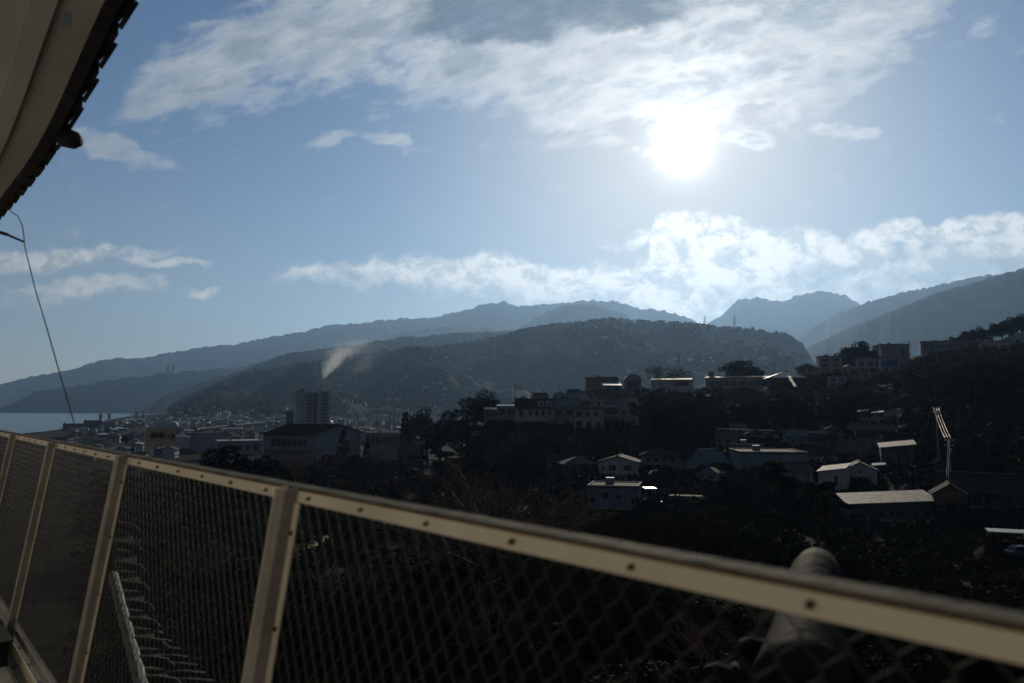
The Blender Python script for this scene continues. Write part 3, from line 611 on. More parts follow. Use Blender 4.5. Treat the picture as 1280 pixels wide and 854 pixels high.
def make_tower(b):
    p = b['p']; h = b['h']
    r = empty(b['name'], (p.x, p.y, p.z), -math.atan2(p.x, p.y)+R(4)); tag(r, b['label'], b['cat'])
    w = 33.
    m = MB()
    m.box(-17, -7.6, 0, 15, -3, h, 'white_wall'); m.box(-7.6, .2, 2.2, 15, -3, h-.8, 'white_wall'); m.box(.2, 4.0, 5., 15, -3, h-1.2, 'dark_wall'); m.box(4.0, 16, 1., 15, -3, h, 'white_wall')
    m.box(-17.2, -7.4, -.2, 15.2, h+.001, h+.6, 'concrete'); m.box(3.8, 16.2, .8, 15.2, h+.001, h+.6, 'concrete')
    m.build('wall', r)
    fl = 14
    for i in range(fl):
        z = 2 + i*(h-2.5)/fl
        q = MB(); q.box(-7.4, 0., .9, 2.19, z, z+.2, 'concrete'); q.box(-7.4, 0., .88, .98, z+.201, z+1.2, 'concrete')
        q.box(7.2, 14.6, -.4, .99, z, z+.2, 'concrete'); q.box(7.2, 14.6, -.42, -.32, z+.201, z+1.2, 'concrete'); q.build('balcony', r)
        for (x, y) in ((-14.2, 0), (-10.2, 0)):
            window_part(r, x, x+1.3, z+1, z+2.3, y)
        q = MB(); q.box(-6.8, -.6, 2.12, 2.19, z+.3, z+2.5, 'pane'); q.box(8., 14., .92, .99, z+.3, z+2.5, 'pane'); q.build('glazing', r)
    q = MB(); q.box(-13, -9, 5, 10, h+.61, h+3.4, 'concrete'); q.tube([(-11, 7, h+3.4), (-11, 7, h+8)], .15, 'steel', 5); q.build('roof_hut', r)
    return r

# ---------------------------------------------------------------- ground sheet, sea
def ground_material():
    m = bpy.data.materials.new('ground'); m.use_nodes = True; g = G(m.node_tree); b = m.node_tree.nodes['Principled BSDF']
    b.inputs['Roughness'].default_value = 1.; b.inputs['Specular IOR Level'].default_value = .03
    geo = g.n('ShaderNodeNewGeometry').outputs['Position']
    sx = g.n('ShaderNodeSeparateXYZ'); g.put(sx.inputs[0], geo); x, y, z = sx.outputs
    n1 = g.noise(geo, .0045, 6, .65); n2 = g.noise(geo, .035, 6, .65); n3 = g.noise(geo, .4, 4, .6)
    forest = g.mixc(g.mr(n2, .38, .62), (.014, .018, .011), (.032, .036, .020))
    grove = g.mixc(g.mr(n2, .40, .60), (.036, .044, .028), (.056, .060, .038))       # orchards and clearings on the slopes
    hill = g.mixc(g.m('MULTIPLY', g.mr(n1, .50, .60), g.mr(n2, .42, .56)), forest, grove)
    hill = g.mixc(g.mr(n3, .3, .8), hill, g.addc(hill, (.6, .62, .6), 'MULTIPLY'))
    town = g.mixc(g.mr(n2, .40, .60), (.042, .042, .042), (.022, .023, .017))
    near = g.mixc(g.mr(n2, .40, .62), (.008, .009, .005), (.016, .014, .009))
    near = g.mixc(g.mr(n3, .35, .7), near, g.addc(near, (.6, .6, .6), 'MULTIPLY'))
    c = g.mixc(g.mr(y, 520, 680), near, town)
    c = g.mixc(g.mr(z, 14, 30), c, g.mixc(g.mr(y, 1200, 1700), near, hill))
    c = g.mixc(g.mr(z, .3, 1.3), (.04, .04, .036), c)
    g.put(b.inputs['Base Color'], c)
    k = g.n('ShaderNodeBump'); k.inputs['Strength'].default_value = .9; k.inputs['Distance'].default_value = 5.
    g.put(k.inputs['Height'], g.noise(geo, .05, 5, .65)); g.put(b.inputs['Normal'], k.outputs[0])
    return m
M['ground'] = ground_material()
pp = np.concatenate([np.linspace(-1.5, -.86, 60), np.linspace(-.855, .855, 900), np.linspace(.86, 1.5, 60)])
rows_ = [4.]
while rows_[-1] < 18000: rows_.append(rows_[-1]*(1.028 if rows_[-1] < 90 else 1.0135))
rr = np.array(rows_)
PG, YG = np.meshgrid(pp, rr); XG = PG*YG; ZG = ground(XG, YG)
nr, nc = PG.shape
idx = np.arange(nr*nc).reshape(nr, nc)
Fq = np.stack([idx[:-1, :-1], idx[:-1, 1:], idx[1:, 1:], idx[1:, :-1]], -1).reshape(-1, 4)
gr = link('ground', np_mesh('ground', np.stack([XG, YG, ZG], -1).reshape(-1, 3), Fq, 'ground', smooth=True)); struct(gr)
lo = MB(); lo.add([(-24000, -14500, -4), (24000, -14500, -4), (24000, 19500, -4), (-24000, 19500, -4)], [(0, 1, 2, 3)], 'ground'); struct(lo.build('lowland'))
def sea_material():
    m = bpy.data.materials.new('sea_water'); m.use_nodes = True; g = G(m.node_tree); b = m.node_tree.nodes['Principled BSDF']
    geo = g.n('ShaderNodeNewGeometry').outputs['Position']
    b.inputs['Base Color'].default_value = (.05, .10, .12, 1); b.inputs['Roughness'].default_value = .28; b.inputs['IOR'].default_value = 1.33
    k = g.n('ShaderNodeBump'); k.inputs['Strength'].default_value = .5; k.inputs['Distance'].default_value = 1.2
    nz = g.m('ADD', g.noise(g.mapv(geo, (0, 0, 0), .4, (60, 22, 20)), 1., 5, .6), g.m('MULTIPLY', g.noise(geo, .3, 3, .6), .3))
    g.put(k.inputs['Height'], nz); g.put(b.inputs['Normal'], k.outputs[0]); return m
M['sea'] = sea_material()
se = MB(); se.add([(-23000, 300, 0), (-600, 600, 0), (-1000, 2000, 0), (-1500, 4200, 0), (-3000, 7600, 0), (-23000, 19000, 0)], [(0, 1, 2, 3, 4, 5)], 'sea'); struct(se.build('sea'))

for b in BLD: make_building(b)

# ---------------------------------------------------------------- roads in the hollow
M['asphalt'] = mat('asphalt', (.05, .05, .052), .9, .2, 1.)
M['earth'] = mat('earth', (.26, .18, .10), .95, .3, .6)
M['white_paint'] = mat('white_paint', (.72, .72, .70), .6, .08, 3., .3)
def ribbon(name, pts, w, m, dz=.06):
    V = []; n = len(pts)
    P = [Vector((a.x, a.y, 0)) for a in pts]
    Q = []
    for i in range(n-1):
        k = max(2, int((P[i+1]-P[i]).length/3))
        Q += [P[i].lerp(P[i+1], j/k) for j in range(k)]
    Q.append(P[-1]); b = MB(); vs = []; fs = []
    for i, q in enumerate(Q):
        t = (Q[min(i+1, len(Q)-1)]-Q[max(i-1, 0)]).normalized(); s = Vector((-t.y, t.x, 0))
        for k in range(5):
            a = q+s*w*(k/4-.5); vs.append((a.x, a.y, max(gz(a.x, a.y), gz(q.x, q.y))+dz))
    for i in range(len(Q)-1):
        for k in range(4): fs.append((i*5+k, i*5+k+1, i*5+6+k, i*5+5+k))
    b.add(vs, fs, m); o = b.build(name); struct(o); return Q
ribbon('road', [at(880, 548, 232), at(960, 550, 234), at(1060, 553, 236), at(1180, 556, 240)], 5, 'asphalt')
ribbon('road', [at(700, 634, 172), at(820, 634, 176), at(900, 622, 172)], 4.5, 'asphalt')
ribbon('earth_bank', [at(572, 577, 330), at(600, 572, 336), at(632, 566, 345)], 16, 'earth', .25)
ribbon('park_path', [at(300, 622, 150), at(385, 616, 165), at(430, 596, 230)], 4, 'earth', .12)

# ---------------------------------------------------------------- guard rail of the road
def polyline_obj(name, pts, build):
    r = empty(name, pts[0]); return r
gt = [at(896, 536, 229), at(960, 538, 230), at(1010, 540, 231), at(1060, 543, 233)]
ge = empty('guard_rail', gt[0]); tag(ge, 'pale guard rail running along the road above the hollow houses', 'guard rail')
q = MB(); loc = [a-gt[0] for a in gt]; q.tube(loc, .16, 'white_paint', 6); q.build('rail', ge)
for i in range(13):
    t = i/12*3; k = min(int(t), 2); a = loc[k].lerp(loc[k+1], t-k); q = MB(); q.tube([a+Vector((0, .1, -2.5)), a+Vector((0, .1, .1))], .06, 'steel', 5); q.build('post', ge)

# ---------------------------------------------------------------- town on the plain
def town_mesh(name, w, d, h, roof, wm, rm, pit=.45, bands=0):
    m = MB(); m.box(-w/2, w/2, -d/2, d/2, -2, h, wm)
    if roof == 'gable':
        m.prism([(-d/2-.5, h-.15), (0, h+d/2*pit), (d/2+.5, h-.15), (d/2+.5, h+.05), (0, h+d/2*pit+.25), (-d/2-.5, h+.05)], -w/2-.4, w/2+.4, rm)
        for a in (-w/2, w/2-.2): m.prism([(-d/2+.02, h+.001), (d/2-.02, h+.001), (0, h+d/2*pit-.02)], a+.001, a+.199, wm)
    elif roof == 'hip':
        X, Y = w/2+.5, d/2+.5; k = max(X-Y, 0)+.05; z = h+Y*pit
        m.add([(-X,-Y,h+.01),(X,-Y,h+.01),(X,Y,h+.01),(-X,Y,h+.01),(-k,0,z),(k,0,z)], [(0,1,5,4),(1,2,5),(2,3,4,5),(3,0,4),(0,3,2,1)], rm)
    else:
        m.box(-w/2-.1, w/2+.1, -d/2-.1, d/2+.1, h+.002, h+.35, rm)
        m.box(-w/2+1, -w/2+3, -1, 1, h+.352, h+2.2, wm)
    for i in range(bands):
        z = (i+.35)*h/bands
        n = max(2, int(w/3))
        for j in range(n): m.box(-w/2+(j+.2)*w/n, -w/2+(j+.8)*w/n, -d/2-.05, -d/2-.002, z, z+h/bands*.42, 'pane')
    o = m.build(name); me = o.data; bpy.data.objects.remove(o); return me
HM = [town_mesh('house', 10, 8, 5.6, 'gable', 'white_wall', 'tile_grey', bands=2), town_mesh('house', 9, 8, 5.4, 'gable', 'cream_wall', 'tile_dark', bands=2), town_mesh('house', 11, 8, 5.8, 'hip', 'grey_wall', 'tile_grey', bands=2),
      town_mesh('house', 10, 7, 5.5, 'gable', 'white_wall', 'tile_blue', .3, bands=2), town_mesh('house', 9, 9, 5.6, 'flat', 'white_wall', 'roof_metal', bands=2), town_mesh('house', 12, 8, 3.4, 'gable', 'beige_wall', 'tile_brown', .4, bands=1), town_mesh('house', 12, 9, 4.2, 'gable', 'grey_wall', 'roof_metal', .22, bands=1)]
HL = ['white walled house with grey gabled roof, one of many in the distant town', 'cream walled house with dark gabled roof, one of many in the distant town', 'grey walled house with hipped roof, one of many in the distant town', 'white walled house with bluish roof, one of many in the distant town',
      'white flat roofed house with shining roof, one of many in the distant town', 'low beige house with brown roof, one of many in the distant town', 'low grey house with shining metal roof, one of many in the distant town']
HG = ['grey roofed town houses', 'dark roofed town houses', 'hip roofed town houses', 'blue roofed town houses', 'flat roofed town houses', 'brown roofed town houses', 'metal roofed town houses']
occ = []
def free(x, y, r):
    for (a, b_, s) in occ:
        if (a-x)**2+(b_-y)**2 < (r+s)**2: return False
    return True
for b in BLD:
    if b['p'].y > 250: occ.append((b['p'].x, b['p'].y+8, max(b['w'], b['dep'], 8)*.75))
occ.append((at(420, 560, 430).x, 425, 42)); occ.append((at(391, 545, 800).x, 808, 26))
n_h = 0; tries = 0
rt = random.Random(5)
while n_h < 270 and tries < 20000:
    tries += 1
    Y = 560*(3.4)**(rt.random()**1.0); px = rt.uniform(90, 640)
    if Y < 700 and px > 330: continue
    x = (px-640)/F*Y; cpx = np.interp(Y, COAST[0], COAST[1])
    if x/Y < cpx+.03: continue
    if not free(x, Y, 8.5): continue
    z = gz(x, Y)
    if z > 40: continue
    occ.append((x, Y, 8.)); k = rt.choice([0, 0, 1, 1, 2, 3, 4, 5, 6])
    o = link('house', HM[k], None, (x, Y, z), rt.uniform(-.5, .5)+rt.choice([0, math.pi/2])); s = rt.uniform(.85, 1.2); o.scale = (s, s, s)
    tag(o, HL[k], 'house', HG[k]); n_h += 1
# larger blocks of the town, each its own
BK = [('office_block', 'pale five storey office block among the town roofs near the river mouth', 205, 545, 8, 16, 1500, 'white_wall'), ('office_block', 'cream office slab left of the white signboard in the far town', 157, 540, 9, 10, 1450, 'cream_wall'),
      ('office_block', 'bright cream slab standing up between town roofs right of the signboard', 222, 538, 5, 10, 1700, 'cream_wall'), ('office_block', 'wide white office building in the far town under the bluish hill', 256, 531, 20, 9, 2000, 'white_wall'),
      ('apartment_block', 'grey six storey block at the foot of the hills', 240, 530, 10, 9, 2150, 'grey_wall'), ('factory', 'dark boxy factory by the sea with flat roof, left of two dark pylons', 92, 543, 30, 13, 1420, 'dark_wall'),
      ('factory', 'taller dark factory hall beside the sea left of the bridge', 112, 543, 20, 17, 1450, 'dark_wall'), ('factory', 'grey factory wing adjoining the dark seaside hall', 132, 542, 18, 13, 1460, 'grey_wall'),
      ('office_block', 'slender pale block among roofs below the coastal ridge', 283, 523, 6, 8, 2500, 'white_wall'), ('warehouse', 'long white roofed warehouse left of the grey tower in the town', 330, 532, 32, 5, 1500, 'grey_wall'),
      ('warehouse', 'long blue grey warehouse roof at the foot of the hill right of the tower', 530, 520, 38, 4, 1900, 'blue_wall'), ('warehouse', 'pale warehouse beyond the tall net poles', 480, 524, 26, 4, 1600, 'white_wall'),
      ('office_block', 'white block in the far town left of the grey apartment tower', 340, 524, 9, 7, 2300, 'white_wall'), ('office_block', 'pale cube building close right of the apartment tower', 425, 533, 9, 8, 1300, 'cream_wall'),
      ('apartment_block', 'white five storey flats right of the tower beyond the gymnasium', 446, 530, 12, 9, 1700, 'white_wall'), ('warehouse', 'grey shed roofs stretching below the viaduct', 280, 541, 30, 5, 1150, 'grey_wall')]
for nm, lb, px, py, w, h, Y, wm in BK:
    a = at(px, py, Y); z = min(a.z, gz(a.x, a.y)); H = a.z-z+h/F*Y; Wd = w/F*Y
    me = town_mesh(nm, Wd, min(Wd, 24), H, 'flat', wm, 'roof_metal' if nm in ('warehouse',) else 'tile_grey', bands=0 if nm == 'warehouse' else max(2, int(H/3.6)))
    o = link(nm, me, None, (a.x, a.y+10, z), -math.atan2(a.x, a.y)+rt.uniform(-.2, .2)); tag(o, lb, 'factory' if nm == 'factory' else 'warehouse' if nm == 'warehouse' else 'office block' if nm == 'office_block' else 'apartment building')
# everything beyond those 300: one mass of far roofs
def mass_houses(name, pts, parent=None):
    V = []; Fs = []; mi = []; mats = ['white_wall', 'cream_wall', 'grey_wall', 'tile_grey', 'tile_dark', 'roof_metal', 'tile_blue']
    for (x, y, z, s, a) in pts:
        w, d, h = 5*s, 4*s, 5.*s; c, sn = math.cos(a), math.sin(a); o = len(V)
        for (u, v, t) in ((-w,-d,-4),(w,-d,-4),(w,d,-4),(-w,d,-4),(-w,-d,h),(w,-d,h),(w,d,h),(-w,d,h),(-w,0,h+1.9*s),(w,0,h+1.9*s)):
            V.append((x+u*c-v*sn, y+u*sn+v*c, z+t))
        f = [(0,1,5,4),(1,2,6,5),(2,3,7,6),(3,0,4,7),(4,5,9,8),(6,7,8,9)]
        Fs += [tuple(i+o for i in q) for q in f]; k = rt.choice([0, 0, 0, 1, 2]); r_ = rt.choice([3, 3, 4, 4, 6, 5]); mi += [k]*4+[r_]*2
    o = link(name, np_mesh(name, V, Fs, mats, mi)); o['kind'] = 'stuff'; return o
pts = []
for i in range(2600):
    Y = rt.uniform(1500, 3600); px = rt.uniform(100, 720); x = (px-640)/F*Y
    if x/Y < np.interp(Y, COAST[0], COAST[1])+.02 or not free(x, Y, 6): continue
    z = gz(x, Y)
    if z > 26+rt.random()*20 or z < 1: continue
    pts.append((x, Y, z, rt.uniform(.8, 1.4), rt.uniform(0, 3.14)))
mass_houses('far_town', pts)
pts = []
for i in range(4000):
    Y = rt.uniform(1900, 3450); px = rt.uniform(420, 960); x = (px-640)/F*Y; z = gz(x, Y)
    cl = vnoise(np.array([px/24.]), np.array([Y/130.]))[0]
    if z < 30 or z > 260 or cl < .70: continue
    pts.append((x, Y, z, rt.uniform(.6, 1.), rt.uniform(-.4, .4)))
    if len(pts) > 200: break
mass_houses('hillside_houses', pts)

# ---------------------------------------------------------------- viaducts and the bridge
def viaduct(name, label, cat, pts, w, th, m='concrete', pier=30., rail=True):
    r = empty(name, pts[0]); tag(r, label, cat); L = [a-pts[0] for a in pts]
    d = MB(); vs = []; fs = []
    for i, a in enumerate(L):
        t = (L[min(i+1, len(L)-1)]-L[max(i-1, 0)]); t.z = 0; t.normalize(); s = Vector((-t.y, t.x, 0))
        for k, (u, z) in enumerate(((-w/2, 0), (-w/2, 1.1), (-w/2+.3, 1.1), (-w/2+.3, .2), (w/2-.3, .2), (w/2-.3, 1.1), (w/2, 1.1), (w/2, 0), (w*.3, -th), (-w*.3, -th))):
            vs.append(a+s*u+Vector((0, 0, z)))
    n = 10
    for i in range(len(L)-1):
        for k in range(n): fs.append((i*n+k, i*n+(k+1) % n, (i+1)*n+(k+1) % n, (i+1)*n+k))
    d.add(vs, fs, m); d.build('deck', r)
    for i in range(len(L)-1):
        k = max(1, int((L[i+1]-L[i]).length/pier))
        for j in range(k):
            a = L[i].lerp(L[i+1], (j+.5)/k); g_ = min(gz(a.x+pts[0].x, a.y+pts[0].y), a.z+pts[0].z-th)-pts[0].z
            q = MB(); q.box(a.x-1, a.x+1, a.y-1.2, a.y+1.2, g_-2, a.z-th+.0, m); q.build('pier', r)
    return r
viaduct('railway_viaduct', 'grey railway viaduct running across the town behind the white signboard', 'viaduct', [at(205, 541, 1060), at(260, 535, 1220), at(330, 528, 1500), at(430, 521, 1950)], 11, 2.4)
viaduct('road_viaduct', 'pale elevated road crossing the plain left of the white signboard', 'viaduct', [at(20, 551, 900), at(90, 546, 960), at(150, 545, 1000), at(200, 543, 1030)], 10, 2.0)
viaduct('coastal_viaduct', 'long elevated coast road at the edge of the sea', 'viaduct', [at(55, 537, 1650), at(80, 535, 1700), at(130, 531.5, 1850), at(180, 528, 2100)], 12, 2.5)
br = viaduct('bridge', 'curved bridge with two pairs of dark pylons over the river mouth', 'bridge', [at(134, 525.5, 2300), at(150, 522.5, 2350), at(170, 520, 2420), at(185, 518.6, 2500), at(205, 517.3, 2620), at(237, 516, 2850)], 14, 3., 'white_wall', 70.)
p0 = br.location
for px, Y, t_ in ((126, 2280, 517.5), (137, 2320, 517), (171, 2415, 514), (180, 2450, 513.5)):
    a = at(px, t_, Y); q = MB(); z0 = -2
    q.box(a.x-3, a.x+3, a.y-3, a.y+3, z0, a.z, 'dark_wall', tf=Matrix.Translation(-p0)); o = q.build('pylon', br)
    q = MB()
    for s in (-1, 1):
        for k in range(4):
            b0 = Vector((a.x, a.y, a.z-1-k*2.5)); e = at(px+s*(4+k*3), 521.5-(px-135)*.08, Y+s*(12+k*9)); q.tube([b0-p0, e-p0], .25, 'white_paint', 4)
    q.build('stay_cable', br)

# ---------------------------------------------------------------- trees
def leaf_cloud(n, centres, radii, size, r_, flat=.75, shell=.55):
    """n small leaf quads spread through a set of clumps"""
    k = r_.integers(0, len(centres), n); c = np.asarray(centres)[k]; rad = np.asarray(radii)[k]
    d = r_.normal(size=(n, 3)); d /= np.linalg.norm(d, axis=1)[:, None]
    rr_ = shell + (1-shell)*r_.random(n); pos = c + d*(rad*rr_)[:, None]*np.array([1, 1, flat])
    a = r_.normal(size=(n, 3)); a /= np.linalg.norm(a, axis=1)[:, None]; a = a*.8+d*.2
    b = np.cross(a, r_.normal(size=(n, 3))); b /= np.linalg.norm(b, axis=1)[:, None]+1e-9
    a = np.cross(b, a); a /= np.linalg.norm(a, axis=1)[:, None]+1e-9
    s = (size*(.6+.8*r_.random(n)))[:, None]
    V = np.stack([pos-a*s-b*s*.6, pos+a*s-b*s*.6, pos+a*s+b*s*.6, pos-a*s+b*s*.6], 1).reshape(-1, 3)
    return V, np.arange(4*n).reshape(-1, 4)
def limb(b, p, q, r0, r1, n=5, seg=4, wob=.06, rr_=random):
    L = (Vector(q)-Vector(p)).length
    pts = [Vector(p).lerp(Vector(q), i/seg)+Vector((rr_.uniform(-1, 1), rr_.uniform(-1, 1), rr_.uniform(-1, 1)))*L*wob*(0 if i in (0,) else 1) for i in range(seg+1)]
    b.tube(pts, [r0+(r1-r0)*i/seg for i in range(seg+1)], 'bark', n); return pts
def tree_proto(kind, seed):
    """unit tree, height 1 (trunk, crown meshes)"""
    rs = np.random.default_rng(seed); rp = random.Random(seed); tb = MB()
    if kind in ('round', 'tall'):
        W_ = .40 if kind == 'round' else .26; zc = .62 if kind == 'round' else .58; H_ = .36 if kind == 'round' else .42
        cs = []; rd = []
        for i in range(34):
            d = rs.normal(size=3); d /= np.linalg.norm(d); k = rs.random()**.45
            cs.append((d[0]*W_*k, d[1]*W_*k, zc+d[2]*H_*k*.8)); rd.append(.075+.075*rs.random())
        V, Fc = leaf_cloud(7500, cs, rd, .0125, rs)
        top = limb(tb, (0, 0, -.15), (rp.uniform(-.03, .03), rp.uniform(-.03, .03), .55), .030, .014, 7)
        for i in range(9):
            c = cs[rp.randrange(len(cs))]; limb(tb, top[2+rp.randrange(3)], c, .012, .004, 4, 3, .05, rp)
    elif kind == 'pine':
        cs = []; rd = []
        top = limb(tb, (0, 0, -.15), (rp.uniform(-.06, .06), rp.uniform(-.04, .04), .95), .028, .006, 7, 6, .03, rp)
        for i in range(15):
            z = .34+.6*(i/15)**.9; a = rp.uniform(0, 6.28); L = (.36*(1-(z-.3)/.85))*rp.uniform(.7, 1.2)
            st = top[min(6, max(1, int(z*6)))]; e = Vector((st.x+math.cos(a)*L, st.y+math.sin(a)*L, z+rp.uniform(-.01, .05)))
            limb(tb, (st.x, st.y, z), e, .011, .004, 4, 3, .06, rp)
            for k in range(4):
                f = .45+.6*rp.random(); cs.append((st.x+(e.x-st.x)*f+rp.uniform(-.05, .05), st.y+(e.y-st.y)*f+rp.uniform(-.05, .05), e.z+rp.uniform(-.01, .03))); rd.append(.055+.035*rp.random())
        V, Fc = leaf_cloud(7000, cs, rd, .0115, rs, .42, .2)
    elif kind == 'cone':
        cs = []; rd = []
        limb(tb, (0, 0, -.15), (0, 0, .9), .022, .004, 6)
        for i in range(44):
            z = .12+.84*rs.random(); r_ = .20*(1-z)**.8+.015; a = rs.random()*6.28; cs.append((math.cos(a)*r_*.75, math.sin(a)*r_*.75, z)); rd.append(.035+.05*(1-z))
        V, Fc = leaf_cloud(6000, cs, rd, .011, rs, 1.1, .3)
    elif kind == 'bush':
        cs = []; rd = []
        for i in range(30):
            d = rs.normal(size=3); d /= np.linalg.norm(d); d[2] = abs(d[2]); k = .5+.5*rs.random()
            cs.append((d[0]*.52*k, d[1]*.46*k, .22+d[2]*.56*k)); rd.append(.13+.08*rs.random())
        V, Fc = leaf_cloud(8000, cs, rd, .014, rs, .9, .6)
        for i in range(6): limb(tb, (0, 0, -.15), (rp.uniform(-.3, .3), rp.uniform(-.3, .3), .5), .02, .008, 4, 3, .05, rp)
    elif kind == 'bare':
        tw = MB(); tips = []
        def grow(p, d, L, r0, lev):
            q = p+d*L; mm = tb if lev < 2 else tw
            mid = (p+q)/2+Vector((rp.uniform(-1, 1), rp.uniform(-1, 1), rp.uniform(-.5, .5)))*L*.08
            mm.tube([p, mid, q], [r0, r0*.82, r0*.62], 'bark' if lev < 2 else 'twig', 5 if lev < 2 else 3, cap=False)
            if lev >= 5: return
            for i in range(3 if lev else 5):
                nd = (d+Vector((rp.uniform(-1, 1), rp.uniform(-1, 1), rp.uniform(-.45, .75)))*(.72 if lev else .85)).normalized()
                grow(p+(q-p)*rp.uniform(.55, 1.), nd, L*rp.uniform(.62, .82), r0*.6, lev+1)
        grow(Vector((0, 0, -.12)), Vector((rp.uniform(-.06, .06), rp.uniform(-.06, .06), 1)).normalized(), .40, .026, 0)
        zs = max(v[2] for v in tw.v); k = 1/zs
        tw.v = [(v[0]*k*1.0, v[1]*k*1.0, v[2]*k) for v in tw.v]; tb.v = [(v[0]*k*1.0, v[1]*k*1.0, v[2]*k) for v in tb.v]
        o = tb.build('trunk'); a = o.data; bpy.data.objects.remove(o); o = tw.build('crown'); c = o.data; bpy.data.objects.remove(o)
        return a, c
    o = tb.build('trunk'); a = o.data; bpy.data.objects.remove(o)
    leafm = {'round': 'leaf_dark', 'tall': 'leaf_dark', 'pine': 'leaf_pine', 'cone': 'leaf_pine', 'bush': 'leaf_olive'}[kind]
    return a, np_mesh('crown', V, Fc, leafm)
PR = {k: [tree_proto(k, s) for s in ss] for k, ss in dict(round=(1, 2, 3, 4), tall=(5, 6), pine=(8, 9, 10), cone=(11, 12), bush=(14, 15, 16), bare=(20, 21, 22)).items()}
KN = dict(round='broadleaf_tree', tall='broadleaf_tree', pine='pine_tree', cone='conifer', bush='shrub', bare='bare_tree')
KC = dict(round='tree', tall='tree', pine='pine', cone='conifer', bush='shrub', bare='tree')
def tree(kind, x, y, h, w=1., label='', group=None, rs=random, zt=None):
    z = gz(x, y)-.1
    if zt is not None: h = max(1.5, zt-z)
    a, c = rs.choice(PR[kind])
    r = empty(KN[kind], (x, y, z), rs.uniform(0, 6.28)); tag(r, label, KC[kind], group)
    for nm, me in (('trunk', a), ('crown', c)):
        o = link(nm, me, r); o.scale = (h*w, h*w, h)
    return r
def tree_px(kind, px, py_top, Y, w=1., label='', group=None):
    a = at(px, py_top, Y); return tree(kind, a.x, a.y, 0, w, label, group, random, a.z)
# single trees the photograph shows by themselves
tree_px('round', 281, 552, 190, 1.2, 'large dark round tree above the railing, in front of the box warehouse')
tree_px('cone', 430, 534, 380, 1.1, 'dark conifer standing against the white gymnasium gable')
tree_px('cone', 459, 551, 330, 1.0, 'dark pointed tree in front of the annex windows')
tree_px('cone', 507, 511, 400, .75, 'slim topiary like conifer rising beside the tall net poles')
tree_px('round', 536, 509, 380, .95, 'dark bushy tree right of the slim conifer among net poles')
tree_px('round', 612, 488, 312, 1.35, 'big dome shaped dark tree at left end of the hill row')
tree_px('round', 580, 508, 330, 1.1, 'dark tree adjoining the left side of the dome shaped tree')
tree_px('pine', 588, 530, 240, 1.1, 'dark leaning pine silhouetted before the ochre earth bank')
tree_px('pine', 552, 535, 255, 1.2, 'wide dark pine left of the ochre earth bank')
tree_px('bare', 500, 543, 330, 1.3, 'bare tree arching in front of the yellowish building')
tree_px('bare', 372, 566, 250, 1.5, 'bare tree before the gymnasium long wall')
tree_px('bare', 640, 572, 112, 1.55, 'huge rounded leafless tree filling the middle above the railing')
tree_px('bare', 590, 590, 118, 1.4, 'smaller leafless tree left of the huge rounded leafless one')
tree_px('bare', 690, 600, 120, 1.3, 'leafless reddish tree at right shoulder of the huge leafless one')
tree_px('bare', 826, 452, 392, 1.5, 'spreading bare tree on the skyline above the hilltop school')
tree_px('bare', 852, 455, 396, 1.3, 'second bare tree on the skyline just left of a lone pole')
tree_px('round', 922, 448, 420, 1.3, 'rounded dark tree standing above the roof of the hilltop school')
tree_px('round', 943, 460, 425, 1.1, 'low dark tree at right flank of the rounded school tree')
tree_px('round', 806, 489, 262, .8, 'dark oval tree right of the narrow grey flats')
tree_px('pine', 900, 594, 128, 1.15, 'pine crown at the left of the large flat depot')
tree_px('pine', 965, 577, 122, 1.35, 'large spreading pine covering the front of the blue grey depot')
tree_px('pine', 1020, 600, 118, 1.2, 'pine with drooping tiers right of the large spreading pine')
tree_px('bush', 1262, 690, 74, 1.2, 'rounded dark shrub at right edge above the railing')
tree_px('bush', 880, 622, 110, .9, 'olive shrub mound beside the low pale shed')
for i, (px, py, Y) in enumerate(((708, 642, 96), (735, 634, 100), (762, 628, 104), (792, 626, 108), (822, 624, 110), (850, 628, 108), (725, 655, 88), (785, 645, 94), (835, 645, 96))):
    tree_px('bush', px, py, Y, .8, 'olive topped clipped shrub in the row before the blue grey workshop', 'clipped shrubs below the workshop')
for i, (px, py) in enumerate(((1062, 437), (1072, 428), (1084, 424), (1096, 427), (1108, 431), (1050, 441))):
    tree_px('round', px, py, 440+i*3, 1.1, 'dark tree in the short row above the grey flat building', 'tree row on the right hill crest')
for i, (px, py) in enumerate(((1196, 418), (1210, 412), (1224, 408), (1238, 404), (1252, 400), (1264, 396), (1278, 392), (1292, 390), (1308, 388), (1180, 424))):
    tree_px('round', px, py, 470+(i % 3)*12, 1.0, 'dark tree on the wooded crest at the right edge', 'trees on the right crest')
for i, (px, py) in enumerate(((1166, 436), (1176, 437), (1186, 436), (1196, 438), (1172, 441))):
    tree_px('bush', px, py, 412, .9, 'pale olive shrub in front of the long grey flats', 'pale shrubs below the long flats')
for i, (px, py) in enumerate(((838, 496), (856, 494), (876, 490), (895, 496), (822, 500), (848, 505), (868, 502))):
    tree_px('round', px, py, 300+i*5, 1.0, 'dark tree in the clump right below the hilltop school hall', 'trees below the school hall')
for px, pt, Y, kd, lb in ((345, 562, 300, 'bare', 'leafless tree before the left part of the gymnasium windows'), (398, 560, 290, 'bare', 'leafless tree at the near corner of the gymnasium'), (415, 566, 310, 'round', 'low dark tree under the gymnasium gable'), (325, 566, 290, 'round', 'low dark tree at the far left end of the gymnasium'), (470, 560, 310, 'bare', 'leafless tree before the annex'), (440, 566, 300, 'round', 'low dark tree between gymnasium and annex'), (362, 572, 270, 'bush', 'dark shrub below the gymnasium windows'), (385, 574, 270, 'bush', 'dark shrub below the gymnasium corner')):
    tree_px(kd, px, pt, Y, 1.3, lb)
